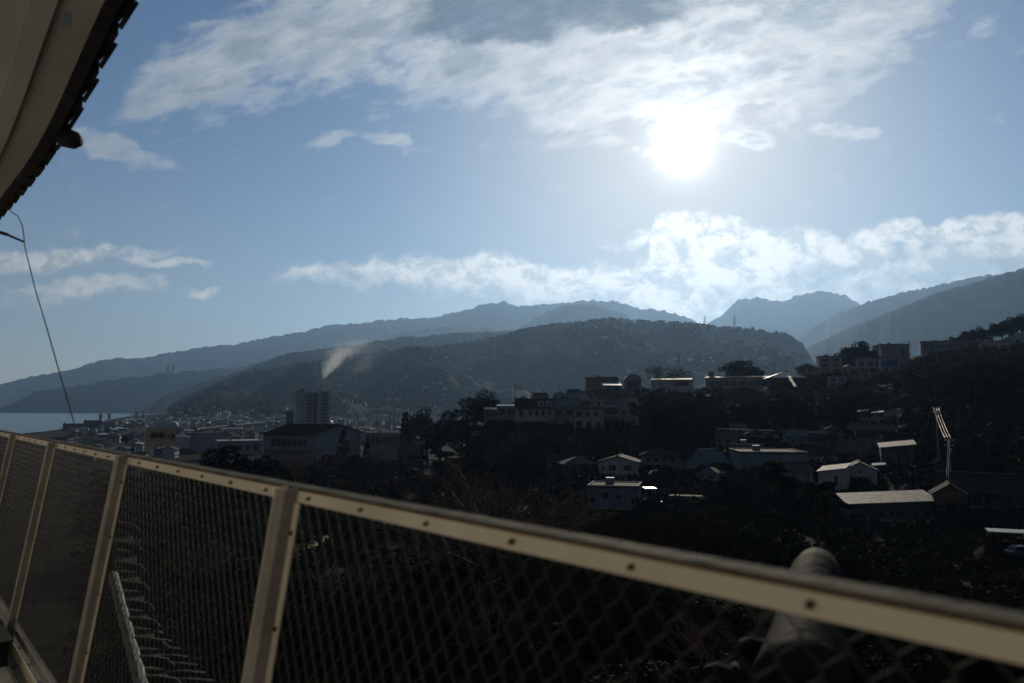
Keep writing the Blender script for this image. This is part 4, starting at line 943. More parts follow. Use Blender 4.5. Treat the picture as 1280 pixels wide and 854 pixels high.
# trees that merge into the dark slopes
PROT += [(1164, 1194, 506, 604, 176)]
def clear(x, y, h, w):
    z = gz(x, y); px, pt = to_px(x, y, z+h); _, pb = to_px(x, y, z); r = h*w*.4/y*F
    for (a, b_, c, d, Yb) in PROT:
        if Yb > y-4 and px+r > a and px-r < b_ and pt < d and pb > c: return False
        if abs(Yb-y) < 14 and a-4 < px < b_+4: return False
    return True
placed = []
rf = random.Random(3)
def scatter(n, pxr, Yr, hr, kinds, label, group, ymin, wr=(.9, 1.3), gap=.55, tries=4000):
    k = 0; bias = 1.
    for t in range(tries):
        if k >= n: break
        Y = rf.uniform(*Yr); px = rf.uniform(*pxr); h = rf.uniform(*hr); kd = rf.choice(kinds); w = rf.uniform(*wr)
        x = (px-640)/F*Y; z = gz(x, Y); _, pt = to_px(x, Y, z+h)
        if pt < ymin(px): continue
        if not clear(x, Y, h, w): continue
        if any((a-x)**2+(b_-Y)**2 < (gap*(h+c)*.4)**2 for a, b_, c in placed): continue
        placed.append((x, Y, h)); tree(kd, x, Y, h, w, label, group, rf); k += 1
    return k
skyl = lambda pts: (lambda px: float(np.interp(px, [a for a, b in pts], [b for a, b in pts])))
N = []
N.append(scatter(46, (790, 1010), (225, 345), (7, 13), ['round', 'round', 'tall', 'pine'], 'dark evergreen, one of many merging on the slope below the hilltop school', 'evergreens below the hilltop school', skyl([(790, 505), (850, 495), (900, 494), (1010, 492)])))
N.append(scatter(56, (1040, 1330), (245, 400), (7, 13), ['round', 'tall', 'round', 'pine'], 'dark tree, one of many merging on the steep right hillside', 'trees on the right hillside', skyl([(1040, 490), (1150, 474), (1200, 450), (1330, 440)])))
N.append(scatter(30, (600, 800), (215, 265), (5, 9), ['round', 'bush', 'bare'], 'dim tree, one of many on the slope under the hill row of houses', 'trees under the hill row', skyl([(600, 530), (700, 534), (800, 540)])))
N.append(scatter(40, (430, 660), (180, 330), (6, 11), ['round', 'pine', 'bare', 'cone'], 'dark tree, one of many in the wooded park right of the gymnasium', 'park trees right of the gymnasium', skyl([(430, 566), (520, 560), (600, 545), (660, 530)])))
N.append(scatter(34, (150, 470), (90, 300), (5, 10), ['bare', 'round', 'bare', 'pine'], 'dim tree, one of many in the park before the gymnasium', 'park trees before the gymnasium', skyl([(150, 575), (330, 586), (470, 585)])))
N.append(scatter(60, (320, 1330), (42, 125), (5, 9), ['round', 'pine', 'bush', 'bare', 'round'], 'dark tree, one of many in the castle grounds seen through and over the railing', 'trees in the castle grounds', skyl([(320, 620), (560, 608), (700, 640), (880, 650), (900, 640), (1060, 655), (1200, 668), (1330, 672)]), (1., 1.5), .5))
N.append(scatter(22, (860, 1330), (150, 240), (4, 8), ['round', 'bush', 'cone'], 'small dark garden tree between the houses of the hollow', 'garden trees in the hollow', skyl([(860, 560), (1100, 560), (1330, 575)])))
N.append(scatter(16, (130, 640), (560, 1000), (7, 13), ['round', 'cone'], 'dark tree, one of several dotted among the town roofs', 'trees in the town', skyl([(130, 535), (640, 520)])))
print('scattered', N)

# undergrowth: low leafy scrub that covers the slopes between the trees
def undergrowth():
    r_ = np.random.default_rng(8); cs = r_.normal(size=(9, 3))*np.array([.45, .45, .22])+np.array([0, 0, .3])
    V0, F0 = leaf_cloud(240, cs, np.full(9, .32), .085, r_, .8, .3)
    n = 9000; Y = 34*(420/34)**r_.random(n)**.8; px = 120+1260*r_.random(n); x = (px-640)/F*Y; z = ground(x, Y)
    keep = np.ones(n, bool)
    for b in BLD:
        keep &= (x-b['p'].x)**2+(Y-b['p'].y-b['dep']/2)**2 > (max(b['w'], b['dep'])*.62)**2
    keep &= ~((Y > 150) & (px < 700) & (r_.random(n) < .5))
    x, Y, z = x[keep], Y[keep], z[keep]; n = len(x); s = (.8+1.6*r_.random(n)**2)*np.clip(Y/120, .7, 1.7); a = r_.random(n)*6.28
    c, sn = np.cos(a)[:, None], np.sin(a)[:, None]
    V = np.stack([(V0[None, :, 0]*c-V0[None, :, 1]*sn)*s[:, None]*1.25+x[:, None], (V0[None, :, 0]*sn+V0[None, :, 1]*c)*s[:, None]*1.25+Y[:, None], V0[None, :, 2]*s[:, None]+z[:, None]-.1], -1).reshape(-1, 3)
    Fx = (F0[None]+(np.arange(n)*len(V0))[:, None, None]).reshape(-1, 4)
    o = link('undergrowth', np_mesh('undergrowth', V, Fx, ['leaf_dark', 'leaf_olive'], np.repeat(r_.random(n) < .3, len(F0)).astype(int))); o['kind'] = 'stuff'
undergrowth()
# far woods: one mass of rounded crowns on the hills
def far_woods():
    t = (1+5**.5)/2
    iv = np.array([(-1,t,0),(1,t,0),(-1,-t,0),(1,-t,0),(0,-1,t),(0,1,t),(0,-1,-t),(0,1,-t),(t,0,-1),(t,0,1),(-t,0,-1),(-t,0,1)], float); iv /= np.linalg.norm(iv[0])
    fc = np.array([(0,11,5),(0,5,1),(0,1,7),(0,7,10),(0,10,11),(1,5,9),(5,11,4),(11,10,2),(10,7,6),(7,1,8),(3,9,4),(3,4,2),(3,2,6),(3,6,8),(3,8,9),(4,9,5),(2,4,11),(6,2,10),(8,6,7),(9,8,1)])
    r_ = np.random.default_rng(4); n = 20000
    Y = 1750+1950*r_.random(n); px = 90+960*r_.random(n); x = (px-640)/F*Y; z = ground(x, Y)
    cl = vnoise(x/170., Y/220.)*.6+vnoise(x/50., Y/70.)*.4
    k = (z > 22) & (cl > .45); x, Y, z = x[k], Y[k], z[k]
    # extra crowns on the crest of the near ridge
    px2 = 250+770*r_.random(3000); c = LAY[-1][1]; Y2 = 3600*(.955+.05*r_.random(3000)); x2 = (px2-640)/F*Y2; z2 = ground(x2, Y2)
    k2 = z2 > 40; x = np.concatenate([x, x2[k2]]); Y = np.concatenate([Y, Y2[k2]]); z = np.concatenate([z, z2[k2]]); n = len(x)
    s = (2.6+5.2*r_.random(n)**2.2)*(.7+.8*vnoise(x/90., Y/120.))
    P = iv[None]*(1+.55*(r_.random((n, 12, 1))-.5))*np.stack([s, s, s*1.15], -1)[:, None, :]+np.stack([x, Y, z+s*.55], -1)[:, None, :]
    Fx = (fc[None]+(np.arange(n)*12)[:, None, None]).reshape(-1, 3)
    mi = np.repeat(np.where(vnoise(x/140.+9, Y/200.)+.25*r_.random(n) > .72, 2, r_.integers(0, 2, n)), 20)
    o = link('far_woods', np_mesh('far_woods', P.reshape(-1, 3), Fx, ['leaf_dark', 'leaf_green', 'leaf_far'], mi)); o['kind'] = 'stuff'
far_woods()

# ---------------------------------------------------------------- poles, wires, pylons
def utility_pole(px, py_top, Y, label, h=None, arms=2):
    a = at(px, py_top, Y); z = gz(a.x, a.y); H = a.z-z
    r = empty('utility_pole', (a.x, a.y, z)); tag(r, label, 'utility pole')
    q = MB(); q.tube([(0, 0, -.5), (0, 0, H)], [.19, .12], 'pole', 8); q.build('pole', r)
    for i in range(arms):
        zz = H-.4-i*.9; q = MB(); q.box(-.9, .9, -.05, .05, zz-.05, zz+.05, 'steel'); c = q.build('crossarm', r)
        q = MB()
        for s in (-.8, 0, .8): q.tube([(s, 0, zz+.05), (s, 0, zz+.25)], .05, 'white_paint', 6)
        q.build('insulator', c)
    q = MB(); q.tube([(.3, 0, H-2.6), (.3, 0, H-1.9)], .2, 'steel', 8); q.build('transformer', r)
    return Vector((a.x, a.y, a.z-.3))
pl = {}
for k, px, py, Y, lb in (('a', 644, 479, 300, 'lone utility pole behind the dark gabled dormer house'), ('b', 848, 443, 398, 'tall dark pole standing among the skyline bare trees'), ('c', 967, 447, 405, 'thin utility pole on the skyline left of the pyramid roof'), ('d', 1137, 426, 395, 'utility pole in front of the windowless concrete block'),
                         ('e', 1019, 488, 268, 'utility pole rising from the dark slope under the white hill flats'), ('f', 1170, 508, 176, 'utility pole at the upper end of the glinting wires'), ('g', 1186, 548, 152, 'utility pole at the lower end of the glinting wires'), ('h', 755, 604, 158, 'pole leaning over the blue grey workshop'),
                         ('i', 718, 520, 264, 'slim pole left of the white two storey house'), ('j', 908, 452, 408, 'short pole on the roof line left of the rounded school tree')):
    pl[k] = utility_pole(px, py, Y, lb)
def wires(name, a, b, label, n=3, gap=.8, sag=1., r=.02, m='wire', group=None):
    for i in range(n):
        o_ = Vector(((i-(n-1)/2)*gap, 0, 0)); pts = []
        for k in range(11):
            t = k/10; p = a.lerp(b, t)+o_; p.z -= sag*4*t*(1-t); pts.append(p-a)
        q = MB(); q.tube(pts, r, m, 5); o = q.build(name, None, True, a); tag(o, label, 'cable', group)
wires('power_cable', pl['f'], pl['g'], 'glinting power cable sagging between two poles at lower right', 3, .55, .6, .024, 'wire', 'glinting cables at lower right')
wires('power_cable', pl['g'], at(1184, 598, 141), 'bright cable dropping from the lower pole of glinting wires', 2, .3, .3, .020, 'wire', 'cables dropping from the lower pole')
wires('power_cable', at(986, 469, 372), at(995, 484, 340), 'short glinting cable below the pyramid roofed hall', 3, .5, .3, .04, 'wire', 'glinting cables below the pyramid roof')
wires('power_cable', pl['c'], pl['d'], 'thin dark cable strung along the hill skyline', 2, .8, 1.5, .03, 'wire_dark', 'dark skyline cables')
wires('power_cable', pl['i'], pl['a'], 'dark cable in front of the dormer house', 2, .8, .6, .02, 'wire_dark', 'cables by the dormer house')
wires('power_cable', pl['h'], at(700, 634, 150), 'dark stay cable slanting across the blue grey workshop', 1, .8, .2, .03, 'wire_dark')
def pylon(px, pt, pb, Y, label):
    a = at(px, pt, Y); z = min(gz(a.x, a.y), at(px, pb, Y).z); H = a.z-z
    r = empty('transmission_tower', (a.x, a.y, z)); tag(r, label, 'pylon'); q = MB()
    lv = [(0, .11), (.35, .065), (.62, .035), (1., .008)]; s = H; th = .42
    cor = [(-1, -1), (1, -1), (1, 1), (-1, 1)]
    for i in range(3):
        (z0, w0), (z1, w1) = lv[i], lv[i+1]
        for k in range(4):
            c0, c1 = cor[k], cor[(k+1) % 4]
            q.tube([(c0[0]*w0*s, c0[1]*w0*s, z0*s), (c0[0]*w1*s, c0[1]*w1*s, z1*s)], th, 'steel', 4)
            q.tube([(c0[0]*w0*s, c0[1]*w0*s, z0*s), (c1[0]*w1*s, c1[1]*w1*s, z1*s)], th*.6, 'steel', 4); q.tube([(c1[0]*w0*s, c1[1]*w0*s, z0*s), (c0[0]*w1*s, c0[1]*w1*s, z1*s)], th*.6, 'steel', 4)
    q.build('lattice_tower', r)
    for zz, w in ((.62, .16), (.75, .13), (.88, .10)):
        q = MB(); q.tube([(-w*s, 0, zz*s), (w*s, 0, zz*s)], th*.9, 'steel', 4); q.tube([(-w*s, 0, zz*s), (0, 0, (zz+.05)*s), (w*s, 0, zz*s)], th*.6, 'steel', 4); q.build('crossarm', r)
pylon(881, 395, 424, 3430, 'lattice pylon on the wooded ridge, left of two on the skyline')
pylon(918, 393, 416, 3480, 'lattice pylon on the wooded ridge, right of two on the skyline')
pylon(772, 408, 440, hit(772, 440), 'faint lattice pylon lower down on the wooded hillside')
pylon(618, 428, 452, hit(618, 452), 'very faint lattice pylon on the hillside above the smoke')
# tall poles of the sports ground net
nb = [(447, 517), (472, 509), (487, 515), (493, 511), (513, 508), (518, 512), (556, 512), (561, 518)]
for i, (px, pt) in enumerate(nb):
    a = at(px, pt, 640+i*6); z = gz(a.x, a.y); r = empty('net_pole', (a.x, a.y, z)); tag(r, 'tall dark pole of the sports ground net beyond the annex', 'pole', 'sports net poles')
    q = MB(); H = a.z-z; q.tube([(0, 0, -.5), (0, 0, H)], [.45, .32], 'wire_dark', 6); q.build('shaft', r); q = MB(); q.box(-.9, .9, -.3, .3, H-.6, H, 'wire_dark'); q.build('head', r)
# radio masts on the coastal ridge
for px, pt, lb in ((211, 457, 'left of two pale towers on the wooded ridge above the town'), (217, 457, 'right of two pale towers on the wooded ridge above the town')):
    a = at(px, pt, 7380); z = at(px, 467, 7380).z; q = MB(); q.box(-15, 15, -15, 15, -40, a.z-z, 'grey_wall'); q.box(-17, 17, -17, 17, a.z-z+.01, a.z-z+3, 'concrete'); o = q.build('tower', None, False, (a.x, a.y, z)); tag(o, lb, 'tower')
# parked cars near the hollow
def car(px, py, Y, rz, m, label):
    a = at(px, py, Y); z = gz(a.x, a.y)+.05; r = empty('parked_car', (a.x, a.y, z), rz); tag(r, label, 'car')
    q = MB(); prof = [(-2.1, .35), (2.1, .35), (2.12, .75), (1.5, .92), (.9, .95), (-1.9, .95), (-2.12, .8)]
    q.prism(prof, -.82, .82, m, axis='y'); q.build('body', r)
    q = MB(); q.prism([(1.0, .951), (-1.8, .951), (-1.45, 1.42), (.3, 1.45)], -.72, .72, 'pane', axis='y'); q.prism([(.32, 1.452), (-1.47, 1.425), (-1.4, 1.5), (.2, 1.52)], -.68, .68, m, axis='y'); q.build('cabin', r)
    for sx in (-1.35, 1.35):
        for sy in (-.8, .8): q = MB(); q.tube([(sx, sy-.1, .32), (sx, sy+.1, .32)], .32, 'wire_dark', 12); q.build('wheel', r)
M['car_white'] = mat('car_paint_white', (.70, .71, .72), .22, .03, 1., .6); M['car_silver'] = mat('car_paint_silver', (.05, .052, .056), .35, .03, 1., .6)
car(826, 628, 153, .3, 'car_white', 'white car parked right under the shining carport')
car(822, 598, 190, .1, 'car_silver', 'silver car parked below the dim balcony house')
car(1246, 573, 206, 1.4, 'car_white', 'left one of two pale cars under the bluish canopy')
car(1258, 573, 206, 1.4, 'car_white', 'right one of two pale cars under the bluish canopy')
car(1278, 686, 108, .2, 'car_silver', 'silver car half cut by the right edge beside the flat canopy')

# ---------------------------------------------------------------- smoke rising from the hillside
def smoke(name, path, rads, dens, label, g_=1.):
    m = bpy.data.materials.new(name); m.use_nodes = True; t = m.node_tree; t.nodes.clear(); g = G(t)
    out = g.n('ShaderNodeOutputMaterial'); pv = g.n('ShaderNodeVolumePrincipled'); t.links.new(pv.outputs[0], out.inputs['Volume'])
    pv.inputs['Color'].default_value = (.86, .93, 1., 1); pv.inputs['Anisotropy'].default_value = .6
    tc = g.n('ShaderNodeTexCoord').outputs['Object']
    sx = g.n('ShaderNodeSeparateXYZ'); g.put(sx.inputs[0], tc); X, Y_, Z = sx.outputs
    H = path[-1].z-path[0].z; c = path[len(path)//2]-path[0]; e = path[-1]-path[0]
    k2 = (e.x/e.z-c.x/c.z)/(e.z-c.z); k1 = c.x/c.z-k2*c.z           # axis of the plume: x = k1 z + k2 z^2
    ax = g.m('ADD', g.m('MULTIPLY', Z, k1), g.m('MULTIPLY', g.m('MULTIPLY', Z, Z), k2))
    dx = g.m('SUBTRACT', X, ax); dy = g.m('SUBTRACT', Y_, g.m('MULTIPLY', Z, e.y/e.z))
    rad = g.m('ADD', rads[0]*.75, g.m('MULTIPLY', Z, (rads[-1]-rads[0])/H*.75))
    dist = g.m('DIVIDE', g.m('SQRT', g.m('ADD', g.m('MULTIPLY', dx, dx), g.m('MULTIPLY', dy, dy))), rad)
    nz = g.noise(tc, .045, 6, .7, 1.2)
    body = g.mr(g.m('ADD', dist, g.m('MULTIPLY', g.m('SUBTRACT', nz, .5), 3.6)), 1.1, .0)
    fade = g.m('MULTIPLY', g.mr(Z, -1, H*.04 if dens > .02 else H*.4), g.m('POWER', g.m('SUBTRACT', 1., g.m('DIVIDE', Z, H), None, True), 1.7))
    g.put(pv.inputs['Density'], g.m('MULTIPLY', g.m('MULTIPLY', body, fade), dens))
    q = MB(); q.tube([p-path[0] for p in path], rads, m, 14); o = q.build(name, None, True, path[0]); o['kind'] = 'stuff'; o['label'] = label
    return o
sy = hit(404.5, 474)-4; print('smoke at', sy)
smoke('smoke', [at(404.5, 474, sy), at(408, 464, sy), at(414, 455, sy+4), at(422, 447, sy+10), at(432, 440, sy+15), at(445, 430, sy+20), at(455, 420, sy+25)], [k*sy/2150 for k in (4, 19, 34, 50, 66, 82, 96)], .030, 'white smoke rising from the wooded hillside')
smoke('smoke', [at(440, 478, sy+30), at(450, 466, sy+34), at(458, 452, sy+38), at(464, 438, sy+40), at(468, 415, sy+40)], [k*sy/2150 for k in (40, 46, 52, 58, 60)], .0022, 'thin pale smoke drifting right of the white plume')

# ---------------------------------------------------------------- the castle: frame of the outer walk (s along it, l outwards, z from the eye)
AX = math.atan(790/F); dv = Vector((-math.sin(AX), math.cos(AX), 0)); nv = Vector((math.cos(AX), math.sin(AX), 0))
CM = Matrix(((dv.x, nv.x, 0, 0), (dv.y, nv.y, 0, 0), (0, 0, 1, CAMZ), (0, 0, 0, 1)))       # (s, l, z) -> world
def sl(px, py, l=None, z=None):
    """where the line of sight through a picture point meets the plane l = const or z = const, in castle coordinates"""
    d = ray(px, py); s_, l_, z_ = d.dot(dv), d.dot(nv), d.z; k = l/l_ if l is not None else z/z_
    return Vector((s_*k, l_*k, z_*k))
M['plaster'] = mat('white_plaster', (.52, .50, .455), .95, .07, 1.4, .1, .15)
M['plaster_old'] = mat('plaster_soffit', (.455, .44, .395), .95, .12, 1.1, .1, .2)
M['fence_paint'] = mat('fence_paint', (.70, .625, .495), .6, .10, 3., .3, .25)
def weathered(m, rust=(.13, .065, .03), lo=.66, hi=.80, sc=7.):
    g = G(m.node_tree); b = m.node_tree.nodes['Principled BSDF']; src = b.inputs['Base Color'].links[0].from_socket
    tc = g.n('ShaderNodeTexCoord').outputs['Object']; k = g.mapv(tc, (0, 0, 0), 0, (1., 1., 3.2), 'TEXTURE')
    n1 = g.mr(g.noise(k, sc, 7, .72), lo, hi); n2 = g.mr(g.noise(tc, sc*5, 5, .7), .56, .74)
    c = g.mixc(g.m('MULTIPLY', n2, .35), src, g.addc(src, (.62, .58, .5), 'MULTIPLY'))
    g.put(b.inputs['Base Color'], g.mixc(n1, c, rust))
weathered(M['fence_paint'])
M['fence_top'] = mat('fence_paint_dark', (.13, .125, .105), .85, .25, 9., .06, .3)
M['post_paint'] = mat('post_paint', (.27, .245, .215), .65, .16, 4., .25, .25)
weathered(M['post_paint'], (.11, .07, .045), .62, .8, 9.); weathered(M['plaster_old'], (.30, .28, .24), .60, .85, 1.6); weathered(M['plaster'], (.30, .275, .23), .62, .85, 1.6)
M['rust'] = mat('rusty_bolt', (.10, .055, .03), .9, .3, 30., .1)
M['mesh_wire'] = mat('galvanised_mesh', (.038, .037, .034), .6, .2, 6., .25)
M['castle_tile'] = mat('castle_roof_tile', (.017, .017, .018), .7, .3, 3., .08, .35)
M['tile_end'] = mat('dark_eave_tile', (.030, .030, .032), .7, .3, 4., .2, .2)
M['ridge_tile'] = mat('ridge_tile', (.013, .013, .0145), .75, .3, 5., .025, .3)
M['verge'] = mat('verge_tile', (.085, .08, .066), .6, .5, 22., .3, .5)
M['floor'] = mat('walk_floor', (.20, .20, .20), .85, .2, 2., .2, .2)
M['rubber'] = mat('black_box', (.012, .012, .013), .7, .2, 2., .2)
M['sign_white'] = mat('sign_white', (.20, .21, .22), .6, .05, 2., .3)
M['ink'] = mat('sign_ink', (.015, .016, .02), .7, .05, 2., .2)
cas = empty('castle', tuple(CM @ Vector((0, -2, -24)))); cas.rotation_euler = (0, 0, math.atan2(dv.y, dv.x)); 
tag(cas, 'white plastered castle tower with dark tiled eave overhead and tiled roof below', 'castle')
# castle parts are written in (s, l, z); local frame of the Empty: x = s, y = -l mirrored, so transform to it
CI = (Matrix.Translation(cas.location) @ Matrix.Rotation(cas.rotation_euler.z, 4, 'Z')).inverted() @ CM
class CB(MB):
    def build(s, name, parent=cas, smooth=False): 
        s.v = [tuple(CI @ Vector(v)) for v in s.v]; return MB.build(s, name, parent, smooth)
FL = -1.52                     # floor below the eye
q = CB(); q.box(-6, 18, -3, -1.0, -26, 4.5, 'plaster'); q.build('wall')
q = CB(); q.box(-6, 18, -.999, .86, FL-.35, FL, 'floor')
for i in range(60): q.box(-6+i*.4, -5.99+i*.4, -.99, .85, FL+.001, FL+.004, 'rubber')
q.build('floor_slab')
q = CB(); q.box(-6, 18, -.999, .50, -26, FL-.351, 'plaster'); q.build('lower_wall')
# ---- the eave overhead
LE = .75
edge = [(170, -30), (155, 0), (142, 33), (125, 75), (111, 115), (98, 150), (83, 175), (65, 198), (47, 222), (30, 241), (0, 277), (-40, 322), (-75, 368)]
EP = [sl(px-12, py, l=LE) for px, py in edge]
es = np.array([p.x for p in EP]); ez = np.array([p.z for p in EP]); o_ = np.argsort(es); es, ez = es[o_], ez[o_]
kk = np.linspace(es[0], es[-1], 60); zz = np.interp(kk, es, ez)
for _ in range(3): zz = np.convolve(np.pad(zz, 2, 'edge'), np.ones(5)/5, 'valid')
kk = np.concatenate([[-6.], [kk[0]-.7], kk]); zz = np.concatenate([[zz[0]+1.5], [zz[0]+.17], zz])
def sweep(prof, m, ks=kk, zs=zz):
    """(l, dz) profile carried along the curved eave"""
    n = len(prof); vs = []; fs = []
    for s_, z_ in zip(ks, zs): vs += [(s_, l, z_+dz) for l, dz in prof]
    for i in range(len(ks)-1):
        for k in range(n): fs.append((i*n+k, i*n+(k+1) % n, (i+1)*n+(k+1) % n, (i+1)*n+k))
    fs += [tuple(range(n)), tuple(range((len(ks)-1)*n, len(ks)*n))]
    b = CB(); b.add(vs, fs, m); return b
sweep([(LE-.05, .02), (LE-.05, .12), (.10, .42), (.10, .36), (.533, .07), (.533, .02)], 'plaster_old').build('soffit', smooth=False)
sweep([(.531, .012), (.531, .09), (.446, .11), (.446, -.022), (.525, -.022)], 'plaster').build('eave_beam')
sweep([(.444, .03), (.444, .12), (.28, .2), (.28, .03)], 'plaster').build('inner_beam')
sweep([(.278, .075), (.278, .3), (-1.0, .6), (-1.0, .075)], 'plaster_old').build('inner_soffit')
sweep([(LE+.01, .0), (LE+.012, .10), (LE+.012, .19), (LE-.045, .21), (LE-.045, .0)], 'tile_end').build('eave_board')
sweep([(LE+.05, .08), (LE+.05, .13), (.0, .62), (.0, .55), (LE+.014, .10)], 'castle_tile').build('roof_slope')
s_ = float(kk[1])+.21
while s_ < kk[-1]-.2:
    z_ = float(np.interp(s_, kk, zz)); b = CB()
    b.tube([(s_, LE-.25, z_+.28), (s_, LE+.075, z_+.092)], .068, 'tile_end', 12); b.tube([(s_, LE+.076, z_+.091), (s_, LE+.098, z_+.081)], .078, 'tile_end', 14)
    b.build('round_tile', smooth=False)
    b = CB(); b.prism([(s_+.09, z_+.015), (s_+.33, z_+.015), (s_+.33, z_+.075), (s_+.21, z_+.045), (s_+.09, z_+.075)], LE+.014, LE+.066, 'tile_end', axis='y'); b.build('pan_tile'); s_ += .42
c = sl(84, 172, l=LE+.05); b = CB(); b.tube([c+Vector((0, -.03, .01)), c+Vector((0, -.02, 0)), c+Vector((0, .05, -.01)), c+Vector((0, .085, -.015))], [.05, .06, .052, .02], 'tile_end', 14); b.build('corner_tile', smooth=True)
c = sl(83, 27, l=.5); b = CB(); b.box(c.x-.02, c.x+.02, c.y-.015, c.y+.015, c.z-.02, c.z+.03, 'steel'); b.build('bracket')
# ---- tiled roofs below the walk
def tiled_slope(name, s0, s1, l0, z0, l1, z1, step, curve, sub=None, lo_=None):
    b = CB(); n = 10; T = [i/n for i in range(n+1)]
    L = [l0+(l1-l0)*t for t in T]; Z = [z0+(z1-z0)*t - curve*4*t*(1-t) for t in T]
    vs = [(s0, l, z) for l, z in zip(L, Z)]+[(s1, l, z) for l, z in zip(L, Z)]; m_ = n+1
    vs += [(s0, l, z-.15) for l, z in zip(L, Z)]+[(s1, l, z-.15) for l, z in zip(L, Z)]
    fs = [(i, i+1, m_+i+1, m_+i) for i in range(n)]+[(2*m_+i, 3*m_+i, 3*m_+i+1, 2*m_+i+1) for i in range(n)]
    fs += [(n, 3*m_-1, 4*m_-1, 2*m_-1), (0, m_, 3*m_, 2*m_)]
    b.add(vs, fs, 'castle_tile')
    k = s0
    while k <= s1:
        b.tube([(k, l, z+.03) for l, z in zip(L, Z)]+[(k, L[-1]+.06, Z[-1]+.0)], .085, 'castle_tile', 8)
        j = 0.
        while j < 1.:     # raised laps of the round tiles
            l = l0+(l1-l0)*j; z = z0+(z1-z0)*j-curve*4*j*(1-j); b.tube([(k, l, z+.035), (k, l+.03, z+.03+.03*(z1-z0)/(l1-l0))], .097, 'castle_tile', 8); j += .30/(l1-l0)
        k += step
    return b.build(name)
# the upturned roof corner: short tile columns beside a lit verge ridge
def on_s(px, py, s_):
    d = ray(px, py); k = s_/d.dot(dv); return Vector((s_, d.dot(nv)*k, d.z*k))
LX = [(851, 177, 217), (826, 172, 207), (802, 165, 200), (777, 159, 191), (755, 154, 184), (731, 149, 178), (707, 146, 174), (681, 144, 170), (656, 142, 166)]
LX = [(949, 206, 262), (924, 198, 250), (900, 191, 239), (875, 184, 228)]+LX
b = CB(); Lp = []; Rp = []
for k, (py, xl, xr) in enumerate(LX):
    s_ = 4.2+.46*k; l, r_ = on_s(xl-2, py, s_), on_s(xr, py+3, s_); m_ = (l+r_)/2+Vector((0, 0, .008)); Lp.append(l); Rp.append(r_)
    b.tube([l, m_, r_, r_+Vector((0, .05, -.05))], [.040, .040, .040, .030], 'castle_tile', 9)
n = len(Lp); dz = Vector((0, 0, -.05))
b.add([p+dz for p in Lp]+[p+dz for p in Rp], [(i, i+1, n+i+1, n+i) for i in range(n-1)], 'castle_tile'); b.build('corner_roof')
b = CB(); vp = [on_s(140+(py-715)*.255, py, 4.2+.46*(949-py)/24.4) for py in range(949, 712, -12)]
b.tube([p+Vector((0, 0, .012*(i % 2))) for i, p in enumerate(vp)], .045, 'verge', 9); b.build('verge_ridge')
# a lower tier further down, its columns end in a slanting edge
b = CB(); Lp = []; Rp = []
for k in range(13):
    py = 793+10*k; s_ = sl(195, py, z=-4.3).x; l, r_ = on_s(188+.25*(py-793), py, s_), on_s(202+1.07*(py-793), py+2, s_); Lp.append(l); Rp.append(r_)
    b.tube([l, (l+r_)/2+Vector((0, 0, .02)), r_], .075, 'castle_tile', 8)
n = len(Lp); b.add([p+dz*1.6 for p in Lp]+[p+dz*1.6 for p in Rp], [(i, i+1, n+i+1, n+i) for i in range(n-1)], 'castle_tile'); b.build('lower_tier')
# gable ridge with its end ornament, pointing away from the walk
gp = sl(1010, 765, l=2.45)
GS = .70
def gr_(s, l, z): return Vector((gp.x+s*GS, gp.y+(l-2.45)*GS, gp.z+z*GS))
gable = CB(); gable.tube([gr_(0, .2, -.85), gr_(0, .9, -.62), gr_(0, 1.5, -.42), gr_(0, 2.1, -.28), gr_(0, 2.4, -.2)], [.12, .12, .12, .116, .112], 'ridge_tile', 14)
for k in (1.1, 1.35, 1.6, 1.85, 2.1): gable.tube([gr_(0, k, -.545+.16*(k-.9)*1.65), gr_(0, k+.03, -.535+.16*(k-.9)*1.65)], .128, 'ridge_tile', 14)
go = gable.build('gable_ridge', smooth=False)
def onl(px, py, l): return sl(px, py, l=l)
def rpx(v, px): return px/F*(CM @ v).y
b = CB(); P_ = [onl(992, 905, 1.85), onl(1002, 850, 2.05), onl(1010, 800, 2.25), onl(1014, 755, 2.45), onl(1020, 722, 2.62), onl(1022, 706, 2.7), onl(1023, 700, 2.73)]
b.tube(P_, [rpx(p, k) for p, k in zip(P_, (66, 56, 44, 36, 31, 23, 6))], 'ridge_tile', 20); b.build('ridge_end_tile', smooth=True)
b = CB(); P_ = [onl(985, 852, 2.3), onl(962, 822, 2.3), onl(942, 812, 2.3), onl(924, 824, 2.3), onl(917, 850, 2.3), onl(915, 905, 2.3)]
b.tube(P_, [rpx(p, k) for p, k in zip(P_, (12, 14, 13, 12, 12, 12))], 'ridge_tile', 10); b.build('demon_tile', smooth=True)
b = CB(); P_ = [onl(1016, 858, 2.3), onl(1030, 832, 2.3), onl(1046, 824, 2.3), onl(1068, 838, 2.3), onl(1082, 858, 2.3), onl(1092, 905, 2.3)]
b.tube(P_, [rpx(p, k) for p, k in zip(P_, (12, 14, 15, 15, 15, 15))], 'ridge_tile', 10); b.build('demon_tile', smooth=True)
tl = CB()
for sg in (-1, 1):
    vs = []; 
    for k in range(5):
        l = .2+k*.55
        for j in range(6): x = sg*(.12+j*.34); vs.append(gr_(x, l, -.62+.16*(l-.9)*1.65-.10-j*.23))
    tl.add(vs, [(k*6+j, k*6+j+1, k*6+7+j, k*6+6+j) for k in range(4) for j in range(5)], 'ridge_tile')
tl.build('gable_slope')

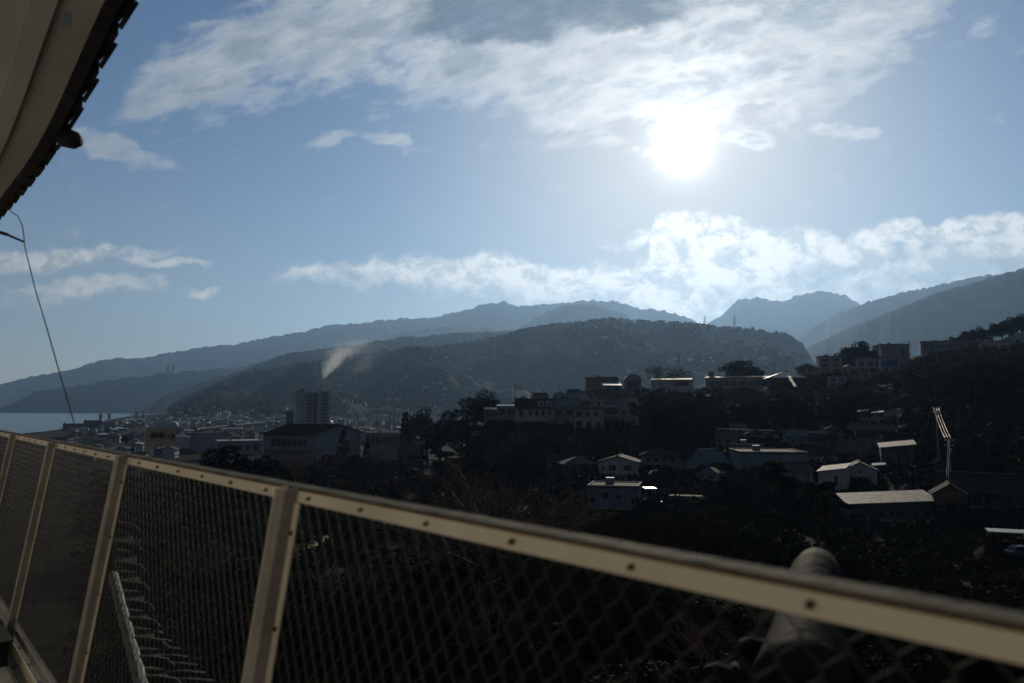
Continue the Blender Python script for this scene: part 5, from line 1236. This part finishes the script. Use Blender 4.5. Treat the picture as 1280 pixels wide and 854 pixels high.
# ---------------------------------------------------------------- the railing of the walk
RH, TZ_, TLL = 1.30, -.22, .939; LEAN = .155
ten = -(1.)  # marker
ral = empty('balcony_railing', tuple(CM @ Vector((3.2, .74, FL))), math.atan2(dv.y, dv.x)); tag(ral, 'cream painted steel railing with wire netting leaning out from the castle walk', 'railing')
RI = (Matrix.Translation(ral.location) @ Matrix.Rotation(ral.rotation_euler.z, 4, 'Z')).inverted() @ CM
class RB(MB):
    def build(s, name, parent=ral, smooth=False):
        s.v = [tuple(RI @ Vector(v)) for v in s.v]; return MB.build(s, name, parent, smooth)
S0, S1, BAY, PS = -1.75, 15.8, 1.94, 2.167
def rp(s, t, o=0.):         # point on the leaning plane: t metres below the rail top, o outwards
    return Vector((s, TLL-LEAN*t+o, TZ_-t+o*LEAN))
def rbox(b, s0, s1, t0, t1, o0, o1, m):
    v = [rp(s0,t0,o0), rp(s1,t0,o0), rp(s1,t0,o1), rp(s0,t0,o1), rp(s0,t1,o0), rp(s1,t1,o0), rp(s1,t1,o1), rp(s0,t1,o1)]
    return b.add(v, [(0,3,2,1),(4,5,6,7),(0,1,5,4),(1,2,6,5),(2,3,7,6),(3,0,4,7)], m)
RT = RH
b = RB(); rbox(b, S0, S1, .006, .040, -.006, .0, 'fence_paint'); tr = b.build('top_rail'); b = RB(); rbox(b, S0, S1, .0042, .0088, -.0072, -.0062, 'rust'); b.build('dark_line', tr)  # thin dark strip between flange and face, in the bolt colour
# the flange on top is a darker grey than the rail face: a sub-part
b = RB()
nseg = 150
vs = []; fs = []
rw = random.Random(9)
for i in range(nseg+1):
    s_ = S0+(S1-S0)*i/nseg; w_ = rw.uniform(-.0006, .0006)
    vs += [rp(s_, .0040, -.0075)+Vector((0, 0, w_)), rp(s_, -.001, -.006)+Vector((0, 0, w_)), rp(s_, -.001, .022)+Vector((0, 0, w_)), rp(s_, .0040, .024)+Vector((0, 0, w_))]
for i in range(nseg):
    for k in range(4): fs.append((i*4+k, i*4+(k+1) % 4, i*4+4+(k+1) % 4, i*4+4+k))
fs += [(0, 1, 2, 3), (nseg*4+3, nseg*4+2, nseg*4+1, nseg*4)]
b.add(vs, fs, 'fence_top'); b.build('top_flange', tr)
# a few drops of water on the flange catch the sun
M['drop'] = mat('water_drop', (.5, .5, .5), .16, .02, 1., .6)
for px_, r_ in ((858, .0022), (868, .0030), (876, .0034), (884, .0030), (893, .0024), (905, .0014), (925, .0012), (955, .0016), (982, .0018)):
    c = sl(px_, 538+.183*px_+2, z=TZ_+.001); b = RB(); n_ = 10
    b.tube([c+Vector((0, 0, -.001)), c+Vector((0, 0, r_*.5)), c+Vector((0, 0, r_*.85)), c+Vector((0, 0, r_))], [r_*1.2, r_*1.1, r_*.7, r_*.1], 'drop', n_); b.build('water_drop', tr, True)
posts = [PS+BAY*k for k in range(-2, 8)]; posts = [s for s in posts if S0 < s < S1]
for s in posts:
    b = RB(); rbox(b, s-.028, s+.034, -.0005, RT, -.046, -.040, 'post_paint'); rbox(b, s-.034, s-.028, .0, RT, -.046, .0, 'post_paint'); rbox(b, s-.064, s-.034, .043, RT, -.012, -.007, 'fence_paint'); rbox(b, s+.034, s+.040, .0, RT, -.046, .0, 'fence_paint')
    rbox(b, s-.05, s+.06, RT-.008, RT, -.07, .05, 'post_paint'); po = b.build('post')
    for k in range(5):
        b = RB(); t_ = .12+k*.25; c = rp(s-.05, t_, -.012); b.tube([c, c+(rp(0, 0, -.012)-rp(0, 0, 0))*.6], .0065, 'rust', 8); b.build('screw', po)
for k in range(-8, 46):
    s = PS+.19+BAY/6.5*k+.006*math.sin(k*7.3)
    if S0 < s < S1 and min(abs(s-a) for a in posts) > .06:
        b = RB(); c = rp(s, .024, -.006); d_ = rp(0, 0, -.012)-rp(0, 0, 0); b.tube([c, c+d_*.45], rw.uniform(.0048, .0064), 'rust', 8); b.tube([c+d_*.45, c+d_*.9], .0034, 'rust', 6); b.build('bolt', tr)
b = RB(); rbox(b, S0, S1, RT-.05, RT-.001, -.006, .0, 'fence_paint'); rbox(b, S0, S1, RT-.12, RT-.08, .004, .03, 'post_paint'); b.build('bottom_rail')
# netting, one panel per bay
def netting(s0, s1):
    w, h, r0 = .0312, .072, .00155; V = []; Fq = []; n = int((s1-s0)/w)+1; T0, T1 = .036, RT-.03; m_ = int((T1-T0)/(h/2))
    tt = np.arange(m_+1)*h/2+T0
    for k in range(n):
        c = s0+k*w; a = np.where((np.arange(m_+1)+k) % 2 == 0, 1, -1)*(w/2-.0005)
        jit = rw.uniform(-.0012, .0012)
        base = np.stack([np.clip(c+a+jit+np.interp(tt, [T0, T1], [0, 0]), s0, s1), TLL-LEAN*tt+.012+np.where((np.arange(m_+1)+k) % 2 == 0, .0022, -.0022), TZ_-tt], -1)
        # rounded knuckles: two points at every turn
        P2 = np.repeat(base, 2, 0); e_ = .0125; P2[0::2, 2] += e_*.55; P2[1::2, 2] -= e_*.55
        i0 = len(V)*1
        tg = np.gradient(P2, axis=0); tg /= np.linalg.norm(tg, axis=1)[:, None]
        pe = np.stack([-tg[:, 2], tg[:, 1]*0, tg[:, 0]], -1); pe /= np.linalg.norm(pe, axis=1)[:, None]; ly = np.zeros_like(pe); ly[:, 1] = 1
        ring = P2[:, None, :]+np.stack([pe, ly, -pe, -ly], 1)*r0
        V.append(ring.reshape(-1, 3)) if False else None
        o = sum(len(a_) for a_ in V); V.append(ring.reshape(-1, 3)); L_ = len(P2)
        ii = np.arange(L_-1)[:, None]*4; jj = np.arange(4)[None]; j2 = (jj+1) % 4
        Fq.append((np.stack([ii+jj, ii+j2, ii+4+j2, ii+4+jj], -1).reshape(-1, 4))+o)
    V = np.concatenate(V); A = np.array(RI)[:3]; V = V@A[:, :3].T+A[:, 3]
    return link('wire_netting', np_mesh('wire_netting', V, np.concatenate(Fq), 'mesh_wire'), ral)
ed = [S0]+posts+[S1]
for a, e in zip(ed[:-1], ed[1:]):
    if e-a > .1: netting(a+.005, e-.005)
# ---- bottom left: ribbed drain grating and a dark box on the floor
gq = empty('drain_grating', tuple(CM @ Vector((4.5, .6, FL))), math.atan2(dv.y, dv.x)); tag(gq, 'ribbed pale drain grating along the foot of the railing', 'grating')
GI = (Matrix.Translation(gq.location) @ Matrix.Rotation(gq.rotation_euler.z, 4, 'Z')).inverted() @ CM
b = MB(); b.box(-5, 15, .56, .575, FL+.004, FL+.04, 'post_paint', tf=GI); b.box(-5, 15, .655, .67, FL+.004, FL+.04, 'post_paint', tf=GI); b.build('frame', gq)
b = MB()
for i in range(420): b.box(-4.9+i*.047, -4.875+i*.047, .576, .654, FL+.012, FL+.038, 'fence_paint', tf=GI)
b.build('ribs', gq)
c = sl(-6, 832, z=FL); bx = empty('floor_box', tuple(CM @ c), math.atan2(dv.y, dv.x)); tag(bx, 'black box standing on the walk at lower left edge', 'box')
b = MB(); b.box(-.2, .35, -.04, .30, 0, .17, 'rubber'); b.build('body', bx); b = MB(); b.box(-.22, .37, -.06, .32, .171, .185, 'rubber'); b.build('lid', bx)
# ---- signboard on the rail
sp = sl(190, 572, l=TLL+.02); spw = CM @ sp
sg = empty('direction_sign', tuple(spw), R(36)); tag(sg, 'small white direction sign with arrow on a thin stick at the railing', 'sign')
sc_ = sp.x*.783/F*1.03    # metres per picture pixel at the sign
k = (Vector((spw.x, spw.y, 0)).length)/F
b = MB(); b.tube([(0, 0, -.04), (0, 0, 14*k)], .0045, 'steel', 6); b.build('stick', sg)
pw, ph = 33*k, 22*k; z0 = 12*k
def rrect(w, h, r, n=5):
    P = []
    for cx, cy, a0 in ((w/2-r, h/2-r, 0), (-w/2+r, h/2-r, 90), (-w/2+r, -h/2+r, 180), (w/2-r, -h/2+r, 270)):
        P += [(cx+r*math.cos(R(a0+90*i/n)), cy+r*math.sin(R(a0+90*i/n))) for i in range(n+1)]
    return P
b = MB(); b.prism([(x+8*k, z+z0+ph/2) for x, z in rrect(pw, ph, 4*k)], -.004, .004, 'sign_white', axis='y'); plate = b.build('plate', sg)
cu = bpy.data.curves.new('lettering', 'FONT'); cu.body = '箱根'; cu.size = 8.*k; cu.align_x = 'CENTER'; cu.align_y = 'CENTER'; cu.extrude = .0006
to = bpy.data.objects.new('lettering', cu); COL.objects.link(to); bpy.context.view_layer.update()
me = bpy.data.meshes.new_from_object(to.evaluated_get(bpy.context.evaluated_depsgraph_get())); bpy.data.objects.remove(to)
me.materials.clear(); me.materials.append(M['ink']); lt = link('lettering', me, plate); lt.location = (5*k, -.0062, z0+ph*.56); lt.rotation_euler = (math.pi/2, 0, 0)
b = MB(); ax = 20*k; az = z0+ph*.52
b.box(ax-5*k, ax+3*k, -.0062, -.0045, az-.6*k, az+.6*k, 'ink')
for s in (-1, 1): b.add([(ax+4*k, y, az) for y in (-.0062, -.0045)]+[(ax, y, az+s*4.*k) for y in (-.0062, -.0045)]+[(ax-1.6*k, y, az+s*4.*k) for y in (-.0062, -.0045)]+[(ax+2.2*k, y, az) for y in (-.0062, -.0045)], [(0,2,4,6), (1,7,5,3), (0,1,3,2), (4,5,7,6), (2,3,5,4), (6,7,1,0)], 'ink')
b.build('arrow', plate)
# ---- lightning cable and its bracket under the eave
LC = .72
def cp(px, py, l=LC): return CM @ sl(px, py, l=l)
pth = [cp(13, 264, .735), cp(22, 270, .725), cp(28, 282), cp(30, 296), cp(31, 308), cp(35, 325), cp(45, 365), cp(60, 415), cp(75, 468, .80), cp(88, 512, .9), cp(93, 530, .98), cp(96, 560, 1.0), cp(99, 600, 1.0)]
base = pth[0]; b = MB(); b.tube([p-base for p in pth], .0036, 'wire_dark', 6); o = b.build('cable', None, True, base); tag(o, 'thin black cable hanging from the eave down past the railing', 'cable')
a, e = cp(-12, 287, .64), cp(29, 302); m_ = cp(8, 293, .675)
r = empty('cable_bracket', tuple(a)); tag(r, 'short black bracket arm at the left edge holding the cable', 'bracket')
b = MB(); b.tube([Vector((0, 0, 0)), m_-a], .013, 'rubber', 8); b.build('arm', r); b = MB(); b.tube([m_-a, (e-a)], [.010, .007], 'rubber', 8); b.build('tip', r)

# ---------------------------------------------------------------- the air: one closed box round everything
hb = MB(); hb.box(-22000, 22000, -14000, 18900, -6, 2350, 'ground')
hz = hb.build('haze'); hz['kind'] = 'stuff'; hz['label'] = 'thin blue haze over the town and mountains'
m = bpy.data.materials.new('haze'); m.use_nodes = True; t = m.node_tree; t.nodes.clear()
out = t.nodes.new('ShaderNodeOutputMaterial'); pv = t.nodes.new('ShaderNodeVolumePrincipled'); t.links.new(pv.outputs[0], out.inputs['Volume'])
pv.inputs['Color'].default_value = (.37, .62, 1.0, 1); pv.inputs['Density'].default_value = 4.2e-5; pv.inputs['Anisotropy'].default_value = .55
hz.data.materials.clear(); hz.data.materials.append(m)
